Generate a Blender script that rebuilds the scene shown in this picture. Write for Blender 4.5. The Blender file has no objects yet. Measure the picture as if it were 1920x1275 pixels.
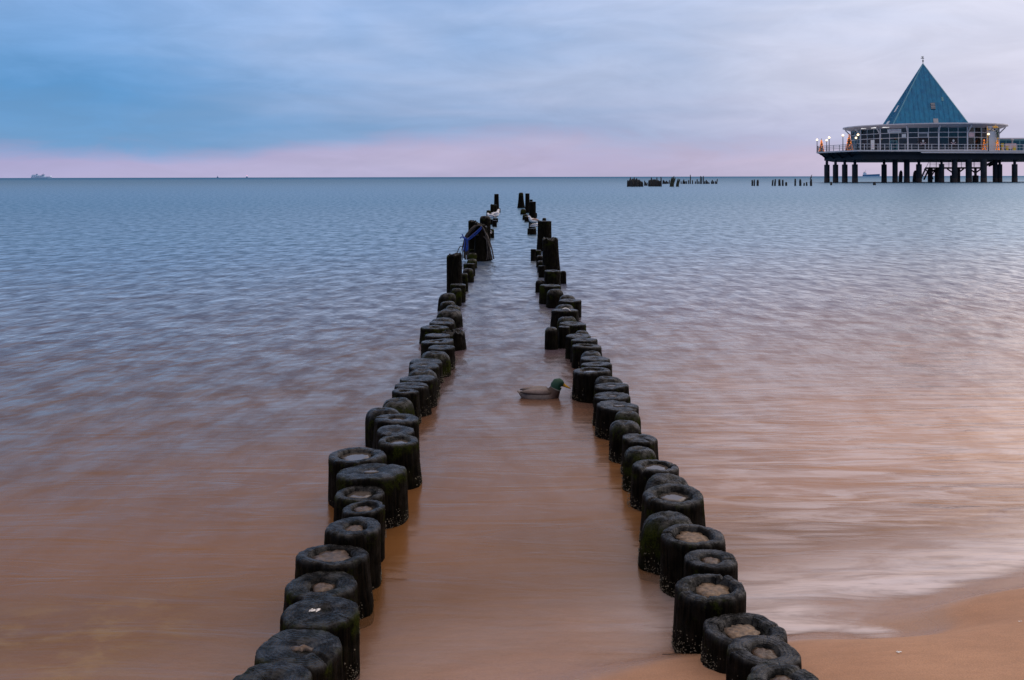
import bpy, math, random
from mathutils import Vector, noise
R_ = math.radians
S = bpy.context.scene
COL = S.collection

# ------------------------------------------------------------------ camera
F = 1866.7            # focal length in photo pixels (35 mm on 36 mm)
H = 2.0               # eye height above the water
YH = 331.7            # photo row of the horizon under the lens axis
ROLL = R_(0.119)
cam_d = bpy.data.cameras.new('camera')
cam = bpy.data.objects.new('camera', cam_d); COL.objects.link(cam)
cam_d.lens = 35.0; cam_d.sensor_width = 36.0; cam_d.sensor_fit = 'HORIZONTAL'
cam_d.shift_y = -(637.5 - YH) / 1920.0
cam_d.clip_start = 0.1; cam_d.clip_end = 80000
cam.location = (0, 0, H)
cam.rotation_euler = (R_(90), ROLL, 0)
S.camera = cam
S.render.engine = 'CYCLES'
S.cycles.use_denoising = True
S.cycles.max_bounces = 6; S.cycles.transparent_max_bounces = 12
S.cycles.caustics_reflective = False; S.cycles.caustics_refractive = False
S.cycles.sample_clamp_indirect = 4.0

# ------------------------------------------------------------------ sky
W = bpy.data.worlds.new('World'); S.world = W; W.use_nodes = True
SUN_AZ, SUN_EL = R_(68), R_(24)      # clockwise from the viewing direction
class NT:
    """small helper around a node tree"""
    def __init__(s, tree): s.t = tree; s.n = tree.nodes; s.l = tree.links
    def add(s, typ, **kw):
        n = s.n.new(typ)
        for k, v in kw.items(): setattr(n, k, v)
        return n
    def put(s, sock, v):
        if v is None: return
        if hasattr(v, 'links') or isinstance(v, bpy.types.NodeSocket): s.l.new(v, sock)
        elif isinstance(v, (tuple, list)):
            v = tuple(v)
            if sock.type == 'RGBA' and len(v) == 3: v = v + (1,)
            sock.default_value = v
        else: sock.default_value = v
    def math(s, op, a, b=None, c=None, clamp=False):
        n = s.add('ShaderNodeMath', operation=op, use_clamp=clamp)
        for i, v in enumerate((a, b, c)): s.put(n.inputs[i], v)
        return n.outputs[0]
    def vmath(s, op, a, b=None):
        n = s.add('ShaderNodeVectorMath', operation=op)
        s.put(n.inputs[0], a); s.put(n.inputs[1], b)
        return n.outputs['Value'] if op in ('DOT_PRODUCT', 'LENGTH') else n.outputs['Vector']
    def noise(s, vec, scale, detail=3, rough=0.5, dist=0.0):
        n = s.add('ShaderNodeTexNoise'); s.put(n.inputs['Vector'], vec)
        n.inputs['Scale'].default_value = scale; n.inputs['Detail'].default_value = detail
        n.inputs['Roughness'].default_value = rough; n.inputs['Distortion'].default_value = dist
        return n.outputs['Fac']
    def rng(s, v, a, b, c=0.0, d=1.0, smooth=True):
        n = s.add('ShaderNodeMapRange', interpolation_type='SMOOTHSTEP' if smooth else 'LINEAR')
        for i, x in enumerate((v, a, b, c, d)): s.put(n.inputs[i], x)
        return n.outputs[0]
    def mix(s, f, a, b, blend='MIX'):
        n = s.add('ShaderNodeMix', data_type='RGBA', blend_type=blend)
        s.put(n.inputs[0], f); s.put(n.inputs[6], a); s.put(n.inputs[7], b)
        return n.outputs[2]
    def ramp(s, v, stops):
        n = s.add('ShaderNodeValToRGB'); s.put(n.inputs[0], v)
        e = n.color_ramp.elements
        while len(e) < len(stops): e.new(0.5)
        for el, (p, c) in zip(e, stops): el.position = p; el.color = (*c, 1)
        return n.outputs[0]
    def scale(s, vec, sc, rot=(0, 0, 0), loc=(0, 0, 0)):
        n = s.add('ShaderNodeMapping'); s.put(n.inputs[0], vec)
        n.inputs['Scale'].default_value = sc; n.inputs['Rotation'].default_value = rot
        n.inputs['Location'].default_value = loc
        return n.outputs[0]

w = NT(W.node_tree)
bg = w.n['Background']
tc = w.add('ShaderNodeTexCoord').outputs['Generated']
sep = w.add('ShaderNodeSeparateXYZ'); w.l.new(tc, sep.inputs[0])
z = sep.outputs[2]
# streaky stratus: noise on the direction, squeezed vertically and tipped a little
st1 = w.noise(w.scale(tc, (2.6, 2.6, 13), rot=(0, R_(7), 0)), 1.0, 3.5, .5, .35)
st2 = w.noise(w.scale(tc, (1.6, 1.6, 9), rot=(0, R_(-9), 0), loc=(3, 1, 5)), 1.0, 4, .52, .5)
puff = w.noise(w.scale(tc, (9, 9, 34), loc=(1, 7, 2)), 1.0, 5, .6, .5)
zz = w.math('ADD', z, w.math('MULTIPLY', w.math('SUBTRACT', st1, .5), .075))
zz = w.math('ADD', zz, w.math('MULTIPLY', w.math('SUBTRACT', puff, .5), .036))
az = w.vmath('DOT_PRODUCT', tc, (math.sin(SUN_AZ), math.cos(SUN_AZ), 0.0))
az = w.math('ADD', az, w.math('MULTIPLY', w.math('SUBTRACT', st2, .5), .85))
az = w.math('SUBTRACT', az, w.math('MULTIPLY', w.math('MINIMUM', z, .2), .9))
glow = w.rng(az, -.10, .72)
left = w.ramp(zz, [(0.0, (.44, .43, .68)), (.024, (.43, .41, .67)), (.044, (.16, .36, .66)), (.085, (.110, .325, .66)),
                   (.17, (.26, .45, .80)), (.30, (.33, .42, .66)), (.55, (.70, .60, .60)), (1.0, (.92, .80, .76))])
right = w.ramp(zz, [(0.0, (.60, .54, .73)), (.016, (.63, .55, .73)), (.034, (.54, .54, .76)), (.09, (.71, .70, .86)),
                    (.16, (.80, .80, .95)), (.30, (.83, .78, .93)), (.55, (1.0, .86, .84)), (1.0, (1.04, .90, .86))])
cloud = w.mix(glow, left, right)
shade = w.math('MULTIPLY', w.rng(st2, .30, .72, .96, 1.07), w.rng(puff, .3, .7, .95, 1.05))
cloud = w.mix(1.0, cloud, shade, 'MULTIPLY')
sky = w.add('ShaderNodeTexSky', sky_type='NISHITA', sun_disc=False)
sky.sun_elevation = SUN_EL; sky.sun_rotation = SUN_AZ
sky.air_density = 1.0; sky.dust_density = 1.5; sky.ozone_density = 2.0
clear = w.mix(1.0, sky.outputs[0], (.07, .07, .07, 1), 'MULTIPLY')
w.l.new(w.mix(.12, cloud, clear), bg.inputs['Color'])
bg.inputs['Strength'].default_value = 1.0

# ------------------------------------------------------------------ sun (veiled, low over the beach to the right)
sd = bpy.data.lights.new('sun', 'SUN'); sun = bpy.data.objects.new('sun', sd); COL.objects.link(sun)
sd.energy = 0.8; sd.angle = R_(80); sd.color = (1.0, .84, .70)
d = Vector((math.sin(SUN_AZ) * math.cos(SUN_EL), math.cos(SUN_AZ) * math.cos(SUN_EL), math.sin(SUN_EL)))
sun.rotation_euler = d.to_track_quat('Z', 'Y').to_euler()
S.view_settings.view_transform = 'Standard'; S.view_settings.look = 'None'
S.view_settings.exposure = 0.0; S.view_settings.gamma = 1.0

# ------------------------------------------------------------------ helpers
def px(x, y, D):
    """photo pixel at depth D -> world point"""
    u, v = x - 960, y - YH
    uu = u * math.cos(ROLL) - v * math.sin(ROLL); vv = u * math.sin(ROLL) + v * math.cos(ROLL)
    return Vector((uu * D / F, D, H - vv * D / F))
def depth(x, y, zz=0.0):
    u, v = x - 960, y - YH
    vv = u * math.sin(ROLL) + v * math.cos(ROLL)
    return F * (H - zz) / vv

class MB:
    """collects shapes, builds one mesh object"""
    def __init__(s): s.v = []; s.f = []; s.c = []; s.col = None
    def _add(s, vs, fs):
        o = len(s.v); s.v += [tuple(p) for p in vs]; s.f += [tuple(i + o for i in f) for f in fs]
        if s.col is not None: s.c += [s.col] * len(vs)
        return s
    def box(s, a, b):
        (x0, y0, z0), (x1, y1, z1) = a, b
        vs = [(x0,y0,z0),(x1,y0,z0),(x1,y1,z0),(x0,y1,z0),(x0,y0,z1),(x1,y0,z1),(x1,y1,z1),(x0,y1,z1)]
        return s._add(vs, [(0,3,2,1),(4,5,6,7),(0,1,5,4),(1,2,6,5),(2,3,7,6),(3,0,4,7)])
    def bar(s, p, q, wd, hg=None):
        """square bar between two points"""
        p, q = Vector(p), Vector(q); hg = hg or wd
        t = (q - p).normalized(); up = Vector((0,0,1)) if abs(t.z) < .9 else Vector((0,1,0))
        a = t.cross(up).normalized() * wd / 2; b = t.cross(a).normalized() * hg / 2
        vs = [p+a+b, p-a+b, p-a-b, p+a-b, q+a+b, q-a+b, q-a-b, q+a-b]
        return s._add(vs, [(0,1,2,3),(7,6,5,4),(0,4,5,1),(1,5,6,2),(2,6,7,3),(3,7,4,0)])
    def tube(s, pts, r, n=6):
        pts = [Vector(p) for p in pts]; rs = r if isinstance(r, (list, tuple)) else [r] * len(pts)
        vs = []; up = Vector((.3,.2,1)).normalized()
        for i, p in enumerate(pts):
            t = (pts[min(i+1, len(pts)-1)] - pts[max(i-1, 0)]).normalized()
            a = t.cross(up)
            if a.length < .05: a = t.cross(Vector((0,1,0)))
            a.normalize(); b = t.cross(a)
            for k in range(n):
                an = 2*math.pi*k/n; vs.append(p + (a*math.cos(an) + b*math.sin(an)) * rs[i])
        fs = []
        for i in range(len(pts)-1):
            for k in range(n):
                k2 = (k+1) % n; fs.append((i*n+k, i*n+k2, (i+1)*n+k2, (i+1)*n+k))
        fs.append(tuple(range(n))[::-1]); fs.append(tuple((len(pts)-1)*n+k for k in range(n)))
        return s._add(vs, fs)
    def lathe(s, prof, n=24, c=(0,0,0)):
        vs = []; fs = []
        for (r, zz) in prof:
            for k in range(n):
                an = 2*math.pi*k/n; vs.append((c[0]+r*math.cos(an), c[1]+r*math.sin(an), c[2]+zz))
        for i in range(len(prof)-1):
            for k in range(n):
                k2 = (k+1) % n; fs.append((i*n+k, i*n+k2, (i+1)*n+k2, (i+1)*n+k))
        fs.append(tuple(range(n))[::-1]); fs.append(tuple((len(prof)-1)*n+k for k in range(n)))
        return s._add(vs, fs)
    def prism(s, poly, z0, z1):
        n = len(poly)
        vs = [(x,y,z0) for x,y in poly] + [(x,y,z1) for x,y in poly]
        fs = [tuple(range(n))[::-1], tuple(range(n, 2*n))] + [(i, (i+1)%n, n+(i+1)%n, n+i) for i in range(n)]
        return s._add(vs, fs)
    def octa(s, c, r, sq=1.0):
        x, y, zz = c
        return s._add([(x+r,y,zz),(x,y+r,zz),(x-r,y,zz),(x,y-r,zz),(x,y,zz+r*sq),(x,y,zz-r*sq)],
                      [(0,1,4),(1,2,4),(2,3,4),(3,0,4),(1,0,5),(2,1,5),(3,2,5),(0,3,5)])
    def ball(s, c, r, n=10, m=6):
        return s.lathe([(max(r[0]*math.sin(math.pi*i/m), 1e-4), -r[1]*math.cos(math.pi*i/m)) for i in range(m+1)], n, c)
    def build(s, name, m, parent=None, smooth=False, loc=None):
        me = bpy.data.meshes.new(name); me.from_pydata(s.v, [], s.f); me.update()
        if s.c:
            a = me.color_attributes.new('tint', 'FLOAT_COLOR', 'POINT')
            for i, c in enumerate(s.c): a.data[i].color = (*c, 1)
        return link(name, me, m, parent, smooth, loc)
def link(name, me, m, parent=None, smooth=False, loc=None):
    if m and not me.materials: me.materials.append(m)
    if smooth: me.polygons.foreach_set('use_smooth', [True] * len(me.polygons))
    o = bpy.data.objects.new(name, me); COL.objects.link(o)
    if parent: o.parent = parent
    if loc is not None: o.location = loc
    return o
def tag(o, label=None, cat=None, group=None, kind=None):
    if label: o['label'] = label
    if cat: o['category'] = cat
    if group: o['group'] = group
    if kind: o['kind'] = kind
    return o
def empty(name, loc=(0,0,0), rz=0):
    o = bpy.data.objects.new(name, None); COL.objects.link(o)
    o.location = loc; o.rotation_euler.z = rz; o.empty_display_size = .2
    return o

# ------------------------------------------------------------------ materials
def mat(name, col=(.5,.5,.5), rough=.6, metal=0.0, emit=None, estr=0.0, var=0.0, vscale=8.0, bump=0.0, spec=.5, stretch=(1,1,1)):
    m = bpy.data.materials.new(name); m.use_nodes = True
    t = NT(m.node_tree); p = t.n['Principled BSDF']
    p.inputs['Roughness'].default_value = rough; p.inputs['Metallic'].default_value = metal
    p.inputs['Specular IOR Level'].default_value = spec
    p.inputs['Base Color'].default_value = (*col, 1)
    if var or bump:
        co = t.scale(t.add('ShaderNodeTexCoord').outputs['Object'], stretch)
        nz = t.noise(co, vscale, 5, .6)
        if var:
            k = t.rng(nz, .3, .7, 1 - var, 1 + var)
            t.l.new(t.mix(1.0, (*col, 1), k, 'MULTIPLY'), p.inputs['Base Color'])
        if bump:
            b = t.add('ShaderNodeBump'); b.inputs['Strength'].default_value = 1; b.inputs['Distance'].default_value = bump
            t.l.new(nz, b.inputs['Height']); t.l.new(b.outputs[0], p.inputs['Normal'])
    if emit:
        p.inputs['Emission Color'].default_value = (*emit, 1); p.inputs['Emission Strength'].default_value = estr
    return m
def tint_mat(name, rough=.6, var=.2, vscale=60):
    m = mat(name, rough=rough); t = NT(m.node_tree); p = t.n['Principled BSDF']
    a = t.add('ShaderNodeAttribute', attribute_name='tint')
    nz = t.noise(t.add('ShaderNodeTexCoord').outputs['Object'], vscale, 4, .6)
    t.l.new(t.mix(1.0, a.outputs['Color'], t.rng(nz, .3, .7, 1-var, 1+var), 'MULTIPLY'), p.inputs['Base Color'])
    return m
# shore geometry: distance seaward of the mean waterline
SX, SY, SC, SLOPE = .33, .94, 3.74, .050
def shore(t):
    pos = t.add('ShaderNodeNewGeometry').outputs['Position']
    s = t.math('SUBTRACT', t.vmath('DOT_PRODUCT', pos, (-SX, SY, 0)), SC)
    return pos, s

def make_sand():
    m = bpy.data.materials.new('wet_sand'); m.use_nodes = True
    t = NT(m.node_tree); p = t.n['Principled BSDF']
    pos, s = shore(t)
    big = t.noise(pos, 1.3, 4, .55); fine = t.noise(pos, 190, 3, .7); mid = t.noise(t.scale(pos, (6, 14, 1)), 1, 5, .6, .4)
    c = t.mix(t.rng(big, .35, .68), (.42, .225, .130, 1), (.49, .272, .160, 1))
    c = t.mix(1, c, t.rng(fine, .28, .72, .82, 1.15), 'MULTIPLY')
    c = t.mix(1, c, t.rng(mid, .3, .7, .93, 1.06), 'MULTIPLY')
    # ochre weed and grit patch in the left shallows
    weed = t.noise(t.scale(pos, (3, 3, 1), loc=(1.3, .4, 0)), 1, 6, .65)
    sx = t.add('ShaderNodeSeparateXYZ'); t.l.new(pos, sx.inputs[0])
    wm = t.math('MULTIPLY', t.rng(weed, .45, .66), t.rng(sx.outputs[0], -1.25, -1.9))
    c = t.mix(t.math('MULTIPLY', wm, .55), c, (.50, .33, .09, 1))
    wet = t.rng(sx.outputs[2], .075, .004, 0, 1)
    c = t.mix(1, c, t.rng(wet, 0, 1, 1.0, .80), 'MULTIPLY')
    t.l.new(c, p.inputs['Base Color'])
    t.put(p.inputs['Roughness'], t.rng(wet, 0, 1, .60, .22))
    t.put(p.inputs['Specular IOR Level'], t.rng(wet, 0, 1, .22, .6))
    b = t.add('ShaderNodeBump'); b.inputs['Distance'].default_value = .002
    t.l.new(t.math('ADD', fine, t.math('MULTIPLY', mid, 2.0)), b.inputs['Height']); t.l.new(b.outputs[0], p.inputs['Normal'])
    return m

def make_sea():
    m = bpy.data.materials.new('sea_water'); m.use_nodes = True
    t = NT(m.node_tree); out = t.n['Material Output']; t.n.remove(t.n['Principled BSDF'])
    pos, s = shore(t)
    # ripples: fine chop + patches, calmer in the shallows
    n1 = t.noise(t.scale(pos, (3.4, 1.7, 1), rot=(0, 0, .06)), 1.0, 2.5, .5, .15)
    pat = t.noise(t.scale(pos, (3.1, 1.5, 1), rot=(0, 0, -.08), loc=(5, 2, 0)), 1.0, 4, .62, .15)
    n2 = t.noise(t.scale(pos, (.55, .50, 1), rot=(0, 0, -.1)), 1.0, 4, .5, .4)
    n3 = t.noise(t.scale(pos, (.9, 4.2, 1), rot=(0, 0, .16)), 1.0, 4, .55, .8)
    sxp = t.add('ShaderNodeSeparateXYZ'); t.l.new(pos, sxp.inputs[0])
    rightness = t.rng(sxp.outputs[0], .1, 3.0)
    amp1 = t.math('MULTIPLY', t.rng(s, .8, 11, .06, 1.0), t.rng(s, 18, 150, 1.0, .12)); amp3 = t.rng(s, 4.0, 14, 1.0, .3)
    h = t.math('MULTIPLY', n1, t.math('MULTIPLY', amp1, .075))
    h = t.math('ADD', h, t.math('MULTIPLY', n2, t.math('MULTIPLY', amp1, .13)))
    h = t.math('ADD', h, t.math('MULTIPLY', n3, t.math('MULTIPLY', amp3, t.math('ADD', .008, t.math('MULTIPLY', rightness, .014)))))
    b = t.add('ShaderNodeBump'); b.inputs['Strength'].default_value = 1.0; b.inputs['Distance'].default_value = 1.0
    t.l.new(h, b.inputs['Height'])
    # mean reflectance of a rippled sea: Fresnel averaged over the slopes the eye cannot resolve
    inc = t.add('ShaderNodeNewGeometry').outputs['Incoming']
    cosv = t.math('MAXIMUM', t.vmath('DOT_PRODUCT', inc, b.outputs[0]), .0)
    sig = t.math('ADD', t.rng(s, 1.0, 80, .035, .11), t.math('ADD', t.rng(s, 90, 500, 0, .10), t.rng(s, 200, 2500, 0, .25)))
    ex = t.math('MULTIPLY', 5.0, t.math('EXPONENT', t.math('MULTIPLY', sig, -2.69)))
    fk = t.math('POWER', t.math('SUBTRACT', 1.0, cosv, clamp=True), ex)
    fk = t.math('DIVIDE', fk, t.math('ADD', 1.0, t.math('MULTIPLY', 22.7, t.math('POWER', sig, 1.5))))
    fk = t.math('MULTIPLY', fk, t.rng(s, 2, 25, 1.15, 1.0))
    fk = t.math('MULTIPLY', fk, t.rng(pat, .33, .62, t.rng(s, 1.5, 6, .95, .56), 1.14))
    fk = t.math('ADD', .012, t.math('MULTIPLY', .98, fk), clamp=True)
    gl = t.add('ShaderNodeBsdfGlossy'); t.l.new(t.mix(t.rng(s, 1, 24), (.97, .88, .80, 1), (.76, .91, 1.0, 1)), gl.inputs['Color'])  # reflection tint put into the gloss colour: warm inshore, blue offshore
    t.put(gl.inputs['Roughness'], t.math('ADD', t.rng(s, 1, 12, .20, .28), t.rng(s, 80, 500, 0, .17))); t.l.new(b.outputs[0], gl.inputs['Normal'])
    # suspended sand, brown inshore, clear green-blue offshore; mid violet stands in for reflected sky
    sn = t.math('ADD', s, t.math('MULTIPLY', t.math('SUBTRACT', n2, .5), 5.0))
    k = t.math('DIVIDE', sn, 120.0, clamp=True)
    silt_sky_l = t.ramp(k, [(0.0, (.27, .122, .040)), (.02, (.195, .083, .026)), (.045, (.110, .068, .062)), (.09, (.050, .056, .110)),
                      (.25, (.014, .075, .15)), (.6, (.001, .10, .22)), (1.0, (.0005, .105, .25))])
    silt_sky_r = t.ramp(k, [(0.0, (.46, .24, .12)), (.02, (.44, .225, .125)), (.045, (.27, .18, .17)), (.09, (.115, .11, .18)),
                      (.25, (.035, .09, .16)), (.6, (.008, .11, .22)), (1.0, (.0005, .105, .25))])
    body = t.mix(rightness, silt_sky_l, silt_sky_r)
    grit = t.noise(t.scale(pos, (3.4, 5.5, 1), rot=(0, 0, .2)), 1.0, 7, .7, .4)
    gm = t.math('MULTIPLY', t.math('MULTIPLY', t.rng(grit, .44, .66), t.rng(sxp.outputs[0], -1.15, -1.8)), t.rng(s, 1.6, .8))
    body = t.mix(t.math('MULTIPLY', gm, .75), body, (.42, .255, .07, 1))
    df = t.add('ShaderNodeBsdfDiffuse'); t.l.new(body, df.inputs['Color'])
    tr = t.add('ShaderNodeBsdfTransparent'); tr.inputs['Color'].default_value = (.95, .90, .84, 1)
    dep = t.add('ShaderNodeAttribute', attribute_name='depth').outputs['Fac']
    op = t.rng(dep, 0, .10, .04, 1.0)
    under = t.add('ShaderNodeMixShader'); t.l.new(op, under.inputs[0]); t.l.new(tr.outputs[0], under.inputs[1]); t.l.new(df.outputs[0], under.inputs[2])
    # lace of spent foam where the swash runs out
    fo = t.noise(t.scale(pos, (1.5, 7.5, 1), rot=(0, 0, .30)), 1.0, 6, .62, 1.2)
    band = t.math('MULTIPLY', t.rng(s, -.5, -.05), t.rng(s, .9, .25))
    band = t.math('MULTIPLY', band, t.rng(sxp.outputs[0], .2, 1.3, .10, 1.0))
    fm = t.math('MULTIPLY', t.rng(fo, .30, .62, .35, .92), band)
    veil = t.math('MULTIPLY', t.math('MULTIPLY', t.rng(s, .1, 1.2), t.rng(s, 8.0, 2.0)), t.rng(sxp.outputs[0], .5, 2.0, .0, .55))
    fm = t.math('MAXIMUM', fm, t.math('MULTIPLY', t.rng(fo, .40, .68), veil))
    fd = t.add('ShaderNodeBsdfDiffuse'); fd.inputs['Color'].default_value = (.74, .64, .64, 1)
    und2 = t.add('ShaderNodeMixShader'); t.l.new(fm, und2.inputs[0]); t.l.new(under.outputs[0], und2.inputs[1]); t.l.new(fd.outputs[0], und2.inputs[2])
    mx = t.add('ShaderNodeMixShader'); t.l.new(fk, mx.inputs[0]); t.l.new(und2.outputs[0], mx.inputs[1]); t.l.new(gl.outputs[0], mx.inputs[2])
    film = t.add('ShaderNodeMixShader'); edge = t.add('ShaderNodeBsdfTransparent')
    t.l.new(t.rng(t.math('ADD', dep, t.math('MULTIPLY', t.math('SUBTRACT', fo, .5), .006)), -.001, .011), film.inputs[0])
    t.l.new(edge.outputs[0], film.inputs[1]); t.l.new(mx.outputs[0], film.inputs[2])
    t.l.new(film.outputs[0], out.inputs['Surface'])
    return m

def make_wood(name, moss):
    m = bpy.data.materials.new(name); m.use_nodes = True
    t = NT(m.node_tree); p = t.n['Principled BSDF']
    co = t.add('ShaderNodeTexCoord').outputs['Object']
    oi = t.add('ShaderNodeObjectInfo').outputs['Random']
    off = t.add('ShaderNodeVectorMath', operation='ADD'); t.l.new(co, off.inputs[0])
    cmb = t.add('ShaderNodeCombineXYZ'); t.l.new(t.math('MULTIPLY', oi, 40), cmb.inputs[0]); t.l.new(t.math('MULTIPLY', oi, 17), cmb.inputs[1])
    t.l.new(cmb.outputs[0], off.inputs[1]); co = off.outputs[0]
    top = t.add('ShaderNodeAttribute', attribute_name='top').outputs['Fac']
    edge = t.add('ShaderNodeAttribute', attribute_name='edge').outputs['Fac']
    grain = t.noise(t.scale(co, (70, 70, 5)), 1, 5, .65); blot = t.noise(co, 16, 5, .65); fine = t.noise(co, 130, 4, .75)
    c = t.mix(t.rng(grain, .35, .7), (.002, .0019, .0017, 1), (.012, .009, .006, 1))
    c = t.mix(t.math('MULTIPLY', top, .7), c, t.mix(t.rng(blot, .35, .65), (.002, .0025, .0032, 1), (.009, .0095, .0105, 1)))
    gm = t.math('MULTIPLY', t.rng(t.noise(co, 9, 5, .7), .56 - moss * .16, .72 - moss * .14), t.math('ADD', t.math('MULTIPLY', edge, .8), .12))
    c = t.mix(gm, c, t.mix(t.rng(fine, .35, .65), (.010, .016, .003, 1), (.040, .047, .007, 1)))
    t.l.new(c, p.inputs['Base Color'])
    ro = t.math('ADD', t.rng(top, 0, 1, .60, .22), t.math('MULTIPLY', t.math('SUBTRACT', blot, .5), .7))
    ro = t.math('ADD', ro, t.math('MULTIPLY', gm, .4))
    t.l.new(ro, p.inputs['Roughness'])
    t.put(p.inputs['Specular IOR Level'], t.math('MULTIPLY', t.rng(top, 0, 1, .025, .17), t.rng(blot, .42, .64, .35, 2.3)))
    b = t.add('ShaderNodeBump'); b.inputs['Distance'].default_value = .012
    hh = t.math('ADD', t.math('MULTIPLY', grain, t.math('SUBTRACT', 1.05, top)), t.math('MULTIPLY', blot, .22))
    hh = t.math('ADD', hh, t.math('MULTIPLY', fine, t.math('ADD', .30, t.math('MULTIPLY', gm, .6))))
    # worn growth rings and drying checks on the sawn end
    so = t.add('ShaderNodeSeparateXYZ'); t.l.new(t.add('ShaderNodeTexCoord').outputs['Object'], so.inputs[0])
    rad = t.math('SQRT', t.math('ADD', t.math('MULTIPLY', so.outputs[0], so.outputs[0]), t.math('MULTIPLY', so.outputs[1], so.outputs[1])))
    ringw = t.math('SINE', t.math('ADD', t.math('MULTIPLY', rad, 420), t.math('MULTIPLY', blot, 14)))
    ang = t.math('ARCTAN2', so.outputs[1], so.outputs[0])
    cv = t.add('ShaderNodeCombineXYZ'); t.l.new(t.math('MULTIPLY', ang, 5.5), cv.inputs[0]); t.l.new(t.math('MULTIPLY', rad, 6), cv.inputs[1]); t.l.new(t.math('MULTIPLY', oi, 50), cv.inputs[2])
    chk = t.rng(t.noise(cv.outputs[0], 1, 2, .5), .60, .66)
    hh = t.math('ADD', hh, t.math('MULTIPLY', top, t.math('SUBTRACT', t.math('MULTIPLY', ringw, .07), t.math('MULTIPLY', chk, .7))))
    t.l.new(hh, b.inputs['Height']); t.l.new(b.outputs[0], p.inputs['Normal'])
    return m

def make_glass():
    m = bpy.data.materials.new('window_glass'); m.use_nodes = True
    t = NT(m.node_tree); out = t.n['Material Output']; t.n.remove(t.n['Principled BSDF'])
    fr = t.add('ShaderNodeFresnel'); fr.inputs['IOR'].default_value = 1.45
    gl = t.add('ShaderNodeBsdfGlossy'); gl.inputs['Roughness'].default_value = .04
    tr = t.add('ShaderNodeBsdfTransparent'); tr.inputs['Color'].default_value = (.50, .74, .80, 1)
    mx = t.add('ShaderNodeMixShader'); t.l.new(fr.outputs[0], mx.inputs[0]); t.l.new(tr.outputs[0], mx.inputs[1]); t.l.new(gl.outputs[0], mx.inputs[2])
    t.l.new(mx.outputs[0], out.inputs['Surface'])
    return m

M = dict(
    sand=make_sand(), sea=make_sea(), glass=make_glass(),
    wood=make_wood('wet_black_wood', .15), moss=make_wood('mossy_black_wood', 1.0), mid=make_wood('weathered_black_wood', .5),
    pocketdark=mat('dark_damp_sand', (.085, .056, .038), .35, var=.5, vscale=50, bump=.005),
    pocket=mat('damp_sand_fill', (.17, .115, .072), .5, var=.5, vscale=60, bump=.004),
    puddle=mat('rain_water', (.10, .085, .075), .08),
    barnacle=mat('barnacle_shell', (.16, .14, .10), .7, var=.4, vscale=90),
    farwood=mat('far_black_wood', (.014, .012, .011), .7, var=.3, vscale=4),
    farmoss=mat('far_mossy_wood', (.035, .038, .018), .8, var=.4, vscale=4),
    shell=mat('white_shell', (.75, .73, .70), .5, var=.2, vscale=80),
    twig=mat('dark_twig', (.05, .025, .015), .7, var=.3, vscale=50),
    bird=tint_mat('feathers', .7), hose=mat('brown_hose', (.035, .025, .02), .5, var=.3, vscale=20),
    blue=mat('blue_rope', (.005, .05, .32), .6, var=.3, vscale=60),
    roof=None, white=mat('white_metal', (.62, .62, .66), .4, var=.06, vscale=1.0), grey=mat('grey_metal', (.30, .31, .34), .5, var=.1, vscale=1.0),
    canopy=mat('pale_grey_canopy', (.52, .51, .56), .45, var=.08, vscale=.4),
    steel=mat('dark_steel', (.008, .013, .022), .6, spec=.2, var=.25, vscale=.6), concrete=mat('tarred_pillar', (.013, .019, .028), .65, spec=.25, var=.35, vscale=.5, bump=.05),
    rust=mat('rusty_tide_band', (.03, .02, .02), .75, var=.4, vscale=1.2), stone=mat('weathered_concrete', (.10, .075, .075), .8, var=.35, vscale=.7),
    deck=mat('grey_deck_boards', (.55, .55, .58), .6, var=.12, vscale=.8), dark=mat('dark_interior', (.014, .055, .075), .7, var=.3, vscale=.3),
    red=mat('red_chair', (.26, .03, .04), .5, var=.2, vscale=3), globe=mat('lit_globe', (.9, .8, .6), .4, emit=(1.0, .72, .42), estr=2.4),
    fairy=mat('orange_fairy_light', (.9, .4, .1), .4, emit=(1.0, .26, .03), estr=1.1), fir=mat('dark_fir', (.045, .022, .012), .8, var=.3, vscale=3),
    gold=mat('gold_garland', (.32, .20, .03), .5, emit=(1.0, .5, .05), estr=.25, var=.4, vscale=3), green=mat('green_garland', (.03, .08, .03), .7, var=.4, vscale=3),
    warm=mat('warm_bulb', (.9, .8, .6), .4, emit=(1.0, .6, .35), estr=3.0), banner=mat('pale_pink_cloth', (.62, .45, .48), .7, var=.12, vscale=1),
    yellow=mat('yellow_plastic', (.60, .45, .05), .5, var=.15, vscale=2), black=mat('black_cloth', (.012, .010, .016), .8, var=.2, vscale=2),
    hullblue=mat('blue_hull', (.03, .16, .34), .5, var=.1, vscale=.1), hullwhite=mat('white_hull', (.60, .74, .90), .5, var=.08, vscale=.05),
    hatch=mat('dark_louvre', (.04, .06, .08), .5), lilac=mat('white_sign', (.62, .66, .70), .5, var=.05, vscale=2), teal=mat('teal_frame', (.10, .26, .30), .5),
    strip=mat('white_tube_light', (.8, .8, .8), .4, emit=(1, .97, .95), estr=1.3), redlamp=mat('pink_ship_light', (.8, .3, .4), .4, emit=(1.0, .35, .5), estr=2.0),
)
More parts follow.
